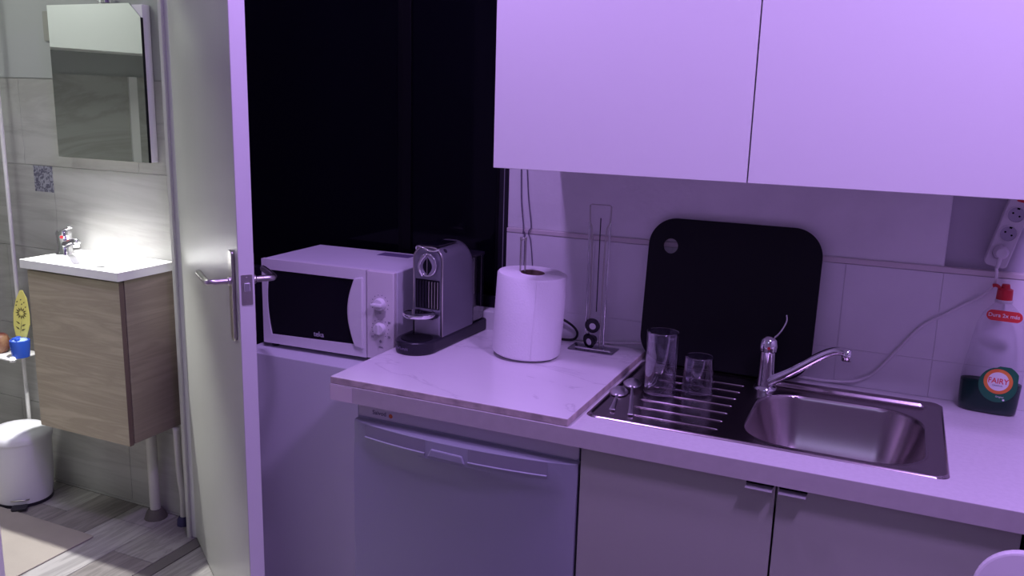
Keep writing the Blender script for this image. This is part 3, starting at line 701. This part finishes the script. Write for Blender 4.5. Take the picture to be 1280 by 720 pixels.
# kitchen tap
kt = empty('kitchen_tap', (0.350, -0.100, 0.899), 0, 'chrome mixer tap with long angled spout behind the sink basin', 'tap')
lathe('tap_body', [(0, 0), (0.030, 0), (0.028, 0.006), (0.022, 0.010), (0.0205, 0.03), (0.0185, 0.098), (0.022, 0.101), (0.0235, 0.114), (0.020, 0.130), (0.011, 0.139), (0, 0.141)], M['chrome'], kt, n=36)
tube('spout', [(0.010, -0.010, 0.022), (0.060, -0.018, 0.058), (0.120, -0.032, 0.107), (0.150, -0.040, 0.128), (0.172, -0.047, 0.136), (0.194, -0.053, 0.135)], lambda t: 0.0125-0.0025*t, M['chrome'], kt, n=16)
tube('aerator', [(0.187, -0.050, 0.143), (0.187, -0.050, 0.115)], 0.0115, M['chrome'], kt, n=20, curve=False)
tube('lever', [(0.004, 0.002, 0.130), (0.018, 0.006, 0.142), (0.029, 0.010, 0.160), (0.036, 0.014, 0.180), (0.034, 0.016, 0.194)], lambda t: (0.0050-0.001*t, 0.0030-0.001*t), M['chrome'], kt, n=12)
lathe('mark', [(0, 0), (0.004, 0), (0.004, 0.001), (0, 0.001)], M['red'], kt, n=12, loc=(0.004, -0.0225, 0.112), rot=(PI/2, 0, 0))

# ------------------------------------------------------------------ chopping board
cb = empty('chopping_board', (0.2225, -0.035, 0.9065), 0, 'large black rounded chopping board leaning on the wall behind the drainer', 'chopping board', rot=(-math.radians(7.2), 0, 0))
# board plate with a round hole near its top left corner
def board_with_hole(outer, hc, hr, y0, y1, m, parent):
    bm = bmesh.new()
    def layer(y):
        O = [bm.verts.new((p[0], y, p[1])) for p in outer]; I_ = [bm.verts.new((hc[0]+hr*math.cos(2*PI*k/28), y, hc[1]+hr*math.sin(2*PI*k/28))) for k in range(28)]
        es_ = [bm.edges.new((O[i], O[(i+1) % len(O)])) for i in range(len(O))] + [bm.edges.new((I_[i], I_[(i+1) % 28])) for i in range(28)]
        bmesh.ops.triangle_fill(bm, use_beauty=True, use_dissolve=False, edges=es_)
        return O, I_
    O1, I1 = layer(y0); O2, I2 = layer(y1)
    for A, B in ((O1, O2), (I1, I2)):
        n = len(A)
        for i in range(n): bm.faces.new((A[i], A[(i+1) % n], B[(i+1) % n], B[i]))
    return link('board', bm2(bm, 'board'), m, parent, bevel=0.0015)
BW = 0.2265
board_with_hole(rrect(-BW, BW, 0.0, 0.398, 0.075, n=14), (-0.166, 0.322), 0.0205, 0.0, 0.009, M['black'], cb)

# ------------------------------------------------------------------ glasses on the drainer
def tumbler(name, loc, r0, r1, h, base, lab):
    t = empty(name, loc, 0, lab, 'glass', 'upturned glasses on the drainer')
    wl_ = 0.0018
    lathe('glass_wall', [(r0, 0), (r1, h), (r1-wl_, h), (r0-wl_, 0), (r0, 0)], M['glass'], t, n=48, caps=False)
    lathe('glass_base', [(0, h-base), (r1-wl_, h-base), (r1-wl_-.0006, h-base+.001), (r1-0.001, h-0.002), (r1-0.004, h+0.0008), (0, h+0.0004)], M['glassbase'], t, n=48, caps=False)
    tube('rim', [(r0*math.cos(2*PI*k/24), r0*math.sin(2*PI*k/24), 0.001) for k in range(25)], 0.0011, M['glassbase'], t, n=6)
    tube('base_rim', [(r1*math.cos(2*PI*k/24), r1*math.sin(2*PI*k/24), h) for k in range(25)], 0.0011, M['glassbase'], t, n=6)
tumbler('tall_glass', (0.121, -0.276, 0.9055), 0.0385, 0.0385, 0.153, 0.022, 'tall clear tumbler standing upside down on the drainer')
tumbler('short_glass', (0.203, -0.222, 0.9055), 0.0400, 0.0345, 0.088, 0.013, 'short tapered clear tumbler standing upside down, nearer the basin')

# spoons
def spoon(bowl, end, lab, tiltz):
    bx, by = bowl; ex, ey = end
    d = Vector((ex-bx, ey-by, 0)); L = d.length
    s = empty('spoon', (bx, by, 0.9035), math.atan2(d.y, d.x), lab, 'spoon', 'spoons on the drainer')
    bm = bmesh.new(); n, mm = 20, 7; rings = []
    for j in range(mm+1):
        rr = j/mm
        rings.append([bm.verts.new((0.033*rr*math.cos(2*PI*k/n)*(1.0 if math.cos(2*PI*k/n) < 0 else 1.15), 0.0235*rr*math.sin(2*PI*k/n), 0.012*(1-rr*rr)+tiltz)) for k in range(n)] if j else [bm.verts.new((0, 0, 0.012+tiltz))])
    for k in range(n): bm.faces.new((rings[0][0], rings[1][k], rings[1][(k+1) % n]))
    for a, b2 in zip(rings[1:], rings[2:]):
        for k in range(n): bm.faces.new((a[k], b2[k], b2[(k+1) % n], a[(k+1) % n]))
    bo = link('spoon_bowl', bm2(bm, 'spoon_bowl'), M['spoonsteel'], s, smooth=True); so_ = bo.modifiers.new('t', 'SOLIDIFY'); so_.thickness = 0.0012
    tube('spoon_handle', [(0.030, 0, tiltz+0.001), (0.06, 0, tiltz+0.004), (L*0.7, 0, 0.004), (L-0.01, 0, 0.003), (L, 0, 0.001)], lambda t: ((0.0030+0.0045*t*t), 0.0013), M['spoonsteel'], s, n=10)
spoon((0.048, -0.262), (0.104, -0.468), 'steel spoon on the drainer, its bowl shining up next to the tall glass', 0.008)
spoon((0.030, -0.318), (0.056, -0.455), 'small steel spoon on the drainer, closest to the marble slab', 0.0)

# ------------------------------------------------------------------ coffee machine
cm = empty('coffee_machine', (-0.557, -0.18, 0.9185), math.radians(-1.5), 'black and silver capsule coffee machine on the left end of the marble slab', 'coffee machine')
# plinth: rounded front
bp = [(0.058*math.cos(a), -0.118+0.058*math.sin(a)) for a in [PI+PI*k/20 for k in range(21)]] + [(0.060, 0.190), (-0.060, 0.190)]
bse = prism('base', bp, 0.0, 0.036, M['blackplastic'], cm, bevel=0.006, seg=3)
lathe('drip_grid', [(0, 0), (0.044, 0), (0.044, 0.002), (0, 0.002)], M['black'], bse, n=32, loc=(0, -0.118, 0.0355))
text('logo', "De'Longhi", 0.0105, (-0.012, -0.1757, 0.018), M['print'], bse, rot=(PI/2, 0, -0.15), bold=0.0002)
def arch(hw, h, r, n=8):
    out = [(-hw, 0.0)]
    for k in range(n+1): a = PI-PI/2*k/n; out.append((-hw+r+r*math.cos(a), h-r+r*math.sin(a)))
    for k in range(n+1): a = PI/2-PI/2*k/n; out.append((hw-r+r*math.cos(a), h-r+r*math.sin(a)))
    out.append((hw, 0.0)); return out
def loft(name, secs, m, parent, capb=True, split=40):
    bm = bmesh.new(); R = []
    for y, pts, z0 in secs: R.append([bm.verts.new((p[0], y, z0+max(p[1], 0))) for p in pts])
    n = len(R[0])
    for a, b2 in zip(R, R[1:]):
        for i in range(n): bm.faces.new((a[i], a[(i+1) % n], b2[(i+1) % n], b2[i]))
    bm.faces.new(R[0]); bm.faces.new(R[-1][::-1])
    o = link(name, bm2(bm, name), m, parent, smooth=True); e = o.modifiers.new('s', 'EDGE_SPLIT'); e.split_angle = math.radians(split); return o
HW = 0.0475; XO = 0.0095; FD = 0.053
secs = []
for k in range(4):
    y = -0.075+k*0.0403; secs.append((y, [(p[0]+XO, p[1]) for p in arch(HW, 0.250+0.004*k/3, 0.036)], 0.036))
for k in range(1, 9):
    a = PI/2*k/8; y = 0.046+0.052*math.sin(a); hh = 0.254-0.052*(1-math.cos(a)); secs.append((y, [(p[0]+XO, p[1]) for p in arch(HW, hh, 0.036)], 0.036))
bod = loft('body', secs, M['alu'], cm)
# bright front rim following the arch
rp = [(p[0]+XO, -0.129+FD, p[1]+0.036) for p in arch(HW-0.002, 0.2480, 0.035)]
tube('front_rim', rp, 0.0028, M['satin'], bod, n=8, curve=False)
fpl = [(p[0]+XO, p[1]+0.036) for p in arch(HW-0.005, 0.244, 0.033)]
prism('front_plate', fpl, -0.1315+FD, -0.128+FD, M['alu'], cm, axis='y')
# capsule outlet recess with ribs
rec = box('outlet_recess', -0.038+XO, 0.038+XO, -0.1330+FD, -0.1300+FD, 0.112, 0.194, M['black'], cm)
for k in range(8):
    x = -0.030+XO+k*0.0092
    box('rib', x-0.0016, x+0.0016, -0.1365+FD, -0.1325+FD, 0.115, 0.190, M['blackplastic'] if k < 4 else M['satin'], rec, bevel=0.0008)
box('lower_front', -0.040+XO, 0.040+XO, -0.1335+FD, -0.1300+FD, 0.040, 0.094, M['silver'], cm, bevel=0.001)
# cup stand
cs = lathe('cup_stand', [(0, 0), (0.043, 0), (0.046, 0.004), (0.046, 0.008), (0.043, 0.010), (0.040, 0.0085), (0, 0.0075)], M['chrome'], cm, n=40, loc=(XO-0.004, -0.116, 0.098), sy=0.95)
box('stand_bracket', -0.036+XO, 0.036+XO, -0.110, -0.075, 0.090, 0.099, M['blackplastic'], cm, bevel=0.002)
# oval lever loop, spout and drop
ov = [(XO+0.004+0.026*math.sin(a), -0.1395, 0.213+0.0305*math.cos(a)*(1.0)) for a in [2*PI*k/28 for k in range(29)]]
lv = tube('lever_loop', ov, 0.0030, M['chrome'], cm, n=10, curve=False)
prism('lever_plate', [(XO+0.004+0.0245*math.sin(a), 0.213+0.030*math.cos(a)) for a in [2*PI*k/28 for k in range(28)]], -0.139, -0.131, M['silver'], lv, axis='y')
lens = [(XO+0.004+0.014*math.sin(PI*t)*s, 0.184+0.050*t) for s, rng in ((1, [k/10 for k in range(11)]), (-1, [1-k/10 for k in range(1, 10)])) for t in rng]
prism('spout_slot', lens, -0.1405, -0.1385, M['black'], lv, axis='y')
box('slot_divider', XO+0.003, XO+0.0046, -0.142, -0.140, 0.186, 0.232, M['satin'], lv)
tube('spout', [(XO-0.012, -0.140, 0.183), (XO-0.016, -0.148, 0.200), (XO-0.014, -0.149, 0.222), (XO-0.002, -0.142, 0.240)], lambda t: (0.0045, 0.004), M['chrome'], lv, n=10)
# top hatch with curled chrome lip
for o_ in (lv,): o_.location = (0, FD, 0.0235)
th = box('top_hatch', -0.030+XO, 0.030+XO, -0.076, 0.030, 0.2858, 0.2905, M['blackgloss'], cm, bevel=0.0015)
tube('hatch_lip', [(-0.036+XO, -0.132, 0.258), (-0.028+XO, -0.140, 0.268), (-0.010+XO, -0.142, 0.266), (0.004+XO, -0.138, 0.259), (0.022+XO, -0.137, 0.258), (0.036+XO, -0.130, 0.262)], (0.003), M['chrome'], th, n=8).location = (0, FD, 0.0185)
lathe('button', [(0, 0), (0.007, 0), (0.006, 0.003), (0, 0.0035)], M['blackplastic'], cm, n=20, loc=(XO+HW-0.010, -0.050, 0.273), rot=(0, math.radians(50), 0))
# water tank at the rear
tk = prism('water_tank', rrect(-0.050, 0.052, 0.100, 0.186, 0.014), 0.040, 0.232, M['tank'], cm)
prism('tank_lid', rrect(-0.051, 0.053, 0.099, 0.187, 0.014), 0.232, 0.240, M['blackplastic'], tk, bevel=0.002)
prism('water', rrect(-0.046, 0.048, 0.104, 0.182, 0.012), 0.042, 0.120, mat('tank_dark', (0.03, 0.028, 0.05), 0.2), tk)
tag(tube('power_cable', [(-0.53, 0.016, 0.923), (-0.46, 0.015, 0.9225), (-0.36, 0.005, 0.9225), (-0.27, 0.0, 0.9225), (-0.213, 0.004, 0.925), (-0.203, 0.012, 0.945), (-0.226, 0.015, 0.967), (-0.27, 0.016, 0.980), (-0.33, 0.012, 0.962), (-0.36, 0.006, 0.93), (-0.40, 0.0, 0.9225)], 0.0036, M['cable_black'], n=8),
    'black power cable looping out behind the paper roll', 'cable')

# ------------------------------------------------------------------ kitchen roll on its holder
ph = empty('roll_holder', (-0.279, -0.180, 0.9185), 0, 'chrome wire kitchen roll holder standing inside the paper roll', 'holder')
tube('rod', [(-0.024, -0.008, 0.004), (-0.024, -0.008, 0.30), (-0.024, -0.008, 0.314), (-0.018, -0.006, 0.321), (-0.012, -0.004, 0.314), (-0.012, -0.004, 0.30), (-0.012, -0.004, 0.004)], 0.0026, M['satin'], ph, n=8)
lathe('holder_base', [(0, 0), (0.075, 0), (0.078, 0.003), (0.075, 0.006), (0, 0.006)], M['chrome'], ph, n=40)
kr = empty('paper_roll', (-0.282, -0.180, 0.9265), 0, 'big white paper towel roll standing on the marble slab', 'paper roll', rot=(0, math.radians(3.1), 0))
R0 = 0.0935; RC = 0.033
lathe('paper', [(RC, 0.0), (R0-0.004, 0.0), (R0, 0.004), (R0+0.0015, 0.09), (R0+.001, 0.218), (R0-0.002, 0.222), (RC, 0.2225), (RC, 0.0)], M['paper'], kr, n=72, caps=False)
lathe('cardboard_core', [(RC, 0.001), (RC-.0015, 0.001), (RC-.0015, 0.222), (RC, 0.2232), (RC, 0.001)], M['card'], kr, n=32, caps=False)
sheet = bmesh.new(); A = []
for k in range(9):
    a = math.radians(-60+k*5); rr = R0+0.0022+0.0006*k*0.3
    A.append([sheet.verts.new((rr*math.cos(a), rr*math.sin(a), z)) for z in (0.004, 0.1, 0.218)])
for a, b2 in zip(A, A[1:]):
    for i in range(2): sheet.faces.new((a[i], a[i+1], b2[i+1], b2[i]))
link('loose_sheet', bm2(sheet, 'loose_sheet'), M['paper'], kr, smooth=True)

# cords hanging on the wall behind the roll
tag(tube('hanging_cord', [(-0.404, 0.028, 1.441), (-0.400, 0.028, 1.32), (-0.391, 0.0265, 1.245), (-0.389, 0.0235, 1.232), (-0.389, 0.0235, 1.219), (-0.385, 0.026, 1.21), (-0.384, 0.0265, 1.05), (-0.382, 0.026, 0.93)], 0.0019, M['cord'], n=6),
    'thin grey cord hanging down the wall behind the paper roll, left one of two', 'cord', 'cords on the wall')
tag(tube('hanging_cord', [(-0.387, 0.028, 1.441), (-0.378, 0.028, 1.33), (-0.366, 0.0265, 1.245), (-0.370, 0.0235, 1.232), (-0.372, 0.0235, 1.219), (-0.366, 0.026, 1.20), (-0.358, 0.0265, 1.13), (-0.350, 0.026, 1.02)], 0.0017, M['cord'], n=6),
    'thin grey cord hanging down the wall behind the paper roll, right one of two', 'cord', 'cords on the wall')

# ------------------------------------------------------------------ capsule stand
st = empty('capsule_stand', (-0.130, -0.048, 0.9185), 0, 'tall chrome wire capsule stand on the marble by the wall', 'stand')
prism('stand_base', rrect(-0.070, 0.064, -0.030, 0.040, 0.006), 0.0, 0.004, thin_glass('clear_acrylic', (0.75, 0.74, 0.8), 0.05, 0.12), st, bevel=0.001)
for (x, ztop) in ((-0.026, 0.41), (0.027, 0.41)):
    s_ = 1 if x < 0 else -1
    tube('upright', [(x-0.0*s_, 0.0, 0.004), (x-0.001*s_, 0, 0.20), (x-0.003*s_, 0, 0.335), (x-0.004*s_, 0, 0.362)], 0.0028, M['chrome'], st, n=8)
    tube('upright', [(x+0.010*s_, -0.004, 0.004), (x+0.009*s_, -0.004, 0.20), (x+0.006*s_, -0.004, 0.335), (x-0.002*s_, 0, 0.362), (x-0.004*s_, 0, 0.408)], 0.0024, M['satin'], st, n=8)
tube('top_bar', [(-0.030, 0, 0.400), (-0.029, 0, 0.409), (-0.025, 0, 0.411), (0.026, 0, 0.411), (0.030, 0, 0.409), (0.031, 0, 0.400)], 0.0016, M['satin'], st, n=8, curve=False)
tube('centre_wire', [(0.000, 0.006, 0.11), (0.000, 0.006, 0.374)], 0.0015, M['blackplastic'], st, n=6, curve=False)
tube('base_clip', [(-0.05, -0.022, 0.008), (0.0, -0.026, 0.009), (0.055, -0.022, 0.008)], 0.003, M['chrome'], st, n=8)
def capsule(loc, rz, lab):
    c = empty('coffee_capsule', loc, 0, lab, 'capsule', 'capsules in the stand', rot=(math.radians(96), 0, rz))
    lathe('shell', [(0.0, -0.022), (0.010, -0.022), (0.015, -0.014), (0.0185, 0.0), (0.0215, 0.001), (0.0215, 0.003), (0, 0.003)], M['blackgloss'], c, n=28)
    lathe('foil', [(0, 0.003), (0.0095, 0.003), (0.0090, 0.0042), (0, 0.0043)], mat('capsule_foil', (0.62, 0.60, 0.64), 0.45), c, n=24, loc=(0.001, -0.002, 0))
capsule((-0.134, -0.058, 0.992), 0.05, 'black coffee capsule with a pale round centre, upper one in the stand')
capsule((-0.140, -0.062, 0.9475), -0.45, 'black coffee capsule with a pale round centre, lower one in the stand')

# ------------------------------------------------------------------ power strip, plug, cables
ps = empty('power_strip', (0.8515, 0.012, 1.335), 0, 'white multi-socket power strip fixed aslant under the wall cabinet', 'power strip', rot=(0, math.radians(13), 0))
prism('strip_body', rrect(-0.0245, 0.0245, -0.088, 0.098, 0.010), 0.0, 0.036, M['stripplastic'], ps, axis='y', bevel=0.003).location = (0, -0.012, 0)
for z in (-0.052, -0.006, 0.040):
    sck = lathe('socket', [(0.0175, 0.0), (0.0195, 0.0), (0.0195, 0.0015), (0.0175, 0.0015), (0.0165, -0.004), (0, -0.004)], M['stripplastic'], ps, n=32, loc=(0, -0.0125, z), rot=(PI/2, 0, 0), caps=False)
    prism('socket_well', [(0.0168*math.cos(2*PI*k/28), 0.0168*math.sin(2*PI*k/28)) for k in range(28)], 0.0003, 0.0009, mat('socket_grey', (0.34, 0.32, 0.38), .5), sck)
    for (qx, qy) in ((-0.0075, 0.002), (0.0075, -0.002)):
        lathe('pin_hole', [(0, 0.0009), (0.0024, 0.0009), (0.0024, 0.0013), (0, 0.0013)], M['gap'], sck, n=10, loc=(qx, qy, 0))
    box('earth_clip', -0.003, 0.003, 0.0125, 0.0165, 0.0009, 0.0016, M['gap'], sck)
box('rocker_switch', -0.010, 0.010, -0.0165, -0.0115, 0.070, 0.088, M['red'], ps, bevel=0.0015)
pg = empty('mains_plug', (0.840, -0.003, 1.285), 0, 'white round plug in the lowest socket of the power strip', 'plug', rot=(0, math.radians(13), 0))
lathe('plug_body', [(0, 0.0), (0.0165, 0.0), (0.0165, 0.012), (0.011, 0.024), (0, 0.026)], M['stripplastic'], pg, n=28, loc=(0, 0.002, 0), rot=(PI/2, 0, 0))
tube('strain_relief', [(0, -0.014, -0.004), (0.002, -0.016, -0.020), (0.004, -0.014, -0.036)], lambda t: 0.006-0.002*t, M['stripplastic'], pg, n=10)
tag(tube('white_cable', [(0.8345, -0.018, 1.249), (0.838, -0.008, 1.225), (0.833, 0.005, 1.198), (0.812, 0.020, 1.170), (0.780, 0.0255, 1.145), (0.741, 0.0255, 1.115), (0.705, 0.0255, 1.090), (0.676, 0.0255, 1.056), (0.629, 0.0255, 0.985), (0.600, 0.0255, 0.945), (0.575, 0.024, 0.925),
     (0.540, 0.020, 0.913), (0.48, 0.016, 0.908), (0.422, 0.014, 0.909), (0.38, 0.016, 0.906), (0.30, 0.020, 0.904), (0.12, 0.0235, 0.904), (0.06, 0.0245, 0.915), (0.02, 0.0245, 0.938), (-0.03, 0.0245, 0.9345), (-0.09, 0.0245, 0.926), (-0.14, 0.0245, 0.923), (-0.30, 0.022, 0.9225)],
     0.0034, M['cable_white'], n=8), 'white cable curving down the wall from the power strip and along behind the sink', 'cable')

# ------------------------------------------------------------------ dish soap bottle
db = empty('soap_bottle', (0.857, -0.012, 0.9), math.radians(-6), 'clear dish soap bottle, green liquid low inside, red cap, at the right end', 'bottle')
def sup(w_, d_, n=36, e=3.2):
    out = []
    for k in range(n):
        a = 2*PI*k/n; c, s = math.cos(a), math.sin(a)
        out.append((w_*math.copysign(abs(c)**(2/e), c), d_*math.copysign(abs(s)**(2/e), s)))
    return out
prof = [(0.0, 0.056, 0.024, 0), (0.004, 0.062, 0.028, 0), (0.02, 0.0635, 0.029, 0), (0.07, 0.0655, 0.030, 0.001), (0.10, 0.064, 0.030, 0.002), (0.14, 0.060, 0.029, 0.003), (0.18, 0.055, 0.028, 0.004),
        (0.215, 0.050, 0.026, 0.005), (0.240, 0.040, 0.023, 0.005), (0.255, 0.028, 0.020, 0.004), (0.265, 0.0185, 0.0165, 0.003), (0.276, 0.0165, 0.0160, 0.003)]
def blow(name, pf, m, parent, sh=1.0, e=2.6):
    bm = bmesh.new(); R = []
    for z, w_, d_, ox in pf: R.append([bm.verts.new((p[0]*sh+ox, p[1]*sh, z)) for p in sup(w_, d_, 40, e if w_ > 0.03 else 2.0)])
    for a, b2 in zip(R, R[1:]):
        for i in range(40): bm.faces.new((a[i], a[(i+1) % 40], b2[(i+1) % 40], b2[i]))
    bm.faces.new(R[0]); bm.faces.new(R[-1][::-1])
    return link(name, bm2(bm, name), m, parent, smooth=True)
blow('bottle_shell', prof, M['bottle'], db)
lq = [p for p in prof if p[0] <= 0.07]; lq = [(z+0.001, a, b_, o) for z, a, b_, o in lq]+[(0.0745, 0.0655, 0.030, 0.001)]
blow('liquid', lq, M['liquid'], db, 0.985)
cap = lathe('cap', [(0, 0.276), (0.0175, 0.276), (0.0165, 0.300), (0.010, 0.303), (0.008, 0.312), (0, 0.313)], M['red'], db, n=28, loc=(0.003, 0, 0))
lathe('neck_ring', [(0.0175, 0.268), (0.0190, 0.270), (0.0190, 0.275), (0.0175, 0.276)], M['stripplastic'], db, n=28, loc=(0.003, 0, 0), caps=False)
tube('cap_flap', [(-0.006, -0.002, 0.298), (-0.018, -0.003, 0.307), (-0.027, -0.003, 0.306)], lambda t: (0.0065, 0.0035+.001*t), M['red'], cap, n=10)
# labels stand just proud of the flat front face
YF = -0.0306
tl = prism('top_label', rrect(-0.034, 0.040, 0.238-0.0125, 0.238+0.0125, 0.0124), YF+0.0015, YF+0.0025, M['redlabel'], db, axis='y'); tl.location = (0.006, -0.002, 0.004)
text('label_text', 'Dura 2x más', 0.0125, (0.008, YF-0.0008, 0.2425), M['printwhite'], db, bold=0.0001)
gl_ = [(0.047*math.cos(a), 0.048*math.sin(a)) for a in [2*PI*k/40 for k in range(40)]]
gl_ = [(x_, z_) if not (x_ > 0 and z_ > 0) else (min(0.047, x_*1.22), min(0.052, z_*1.22)) for x_, z_ in gl_]
g_l = prism('front_label', [(x_*0.98, z_) for x_, z_ in gl_], YF-0.0010, YF-0.0002, M['greenlabel'], db, axis='y'); g_l.location = (0.016, 0, 0.076); g_l.scale = (0.88, 1, 0.88)
def disc(name, r, y0, y1, m, parent, n=40): return prism(name, [(r*math.cos(2*PI*k/n), r*math.sin(2*PI*k/n)) for k in range(n)], y0, y1, m, parent, axis='y')
rg = disc('label_ring', 0.0345, YF-0.0014, YF-0.0010, M['ring'], g_l); rg.location = (0.000, 0, 0.010)
wd = disc('label_disc', 0.0255, YF-0.0018, YF-0.0014, M['printwhite'], g_l); wd.location = (0.0, 0, 0.010)
text('label_text', 'FAIRY', 0.0205, (0.0, YF-0.0019, 0.011), M['redlabel'], g_l, bold=0.00025, sx=0.92)
text('label_text', 'ORIGINAL', 0.0055, (0.0, YF-0.0019, -0.0015), M['print'], g_l)
text('label_text', 'Original', 0.0060, (0.008, YF-0.0011, -0.032), M['printwhite'], g_l)
disc('label_seal', 0.0028, YF-0.0014, YF-0.0010, M['printwhite'], g_l, 14).location = (0.018, 0, -0.039)

# ------------------------------------------------------------------ chair back in the corner of the frame
ch = empty('chair', (0.842, -0.925, 0), math.radians(-12), 'white shell chair, only its rounded back top showing before the base cabinet', 'chair')
pts = [(-0.078, 0.0), (0.078, 0.0)] + [(0.078*math.cos(PI*k/24), 0.395+0.078*math.sin(PI*k/24)) for k in range(25)]
bk = prism('backrest', pts, -0.009, 0.009, M['chair'], ch, axis='y', bevel=0.006, seg=3); bk.location = (0, 0.085, 0.445); bk.rotation_euler = (-0.10, 0, 0)
for p_ in bk.data.polygons: p_.use_smooth = False
o = prism('seat', rrect(-0.215, 0.215, -0.30, 0.115, 0.06), 0.425, 0.445, M['chair'], ch, bevel=0.006)
for (qx, qy) in ((-0.17, -0.25), (0.17, -0.25), (-0.17, 0.08), (0.17, 0.08)):
    tube('leg', [(qx*0.85, qy*0.85, 0.428), (qx*1.1, qy*1.1, 0.0)], lambda t: 0.015-0.005*t, M['chrome'], ch, n=12, curve=False)
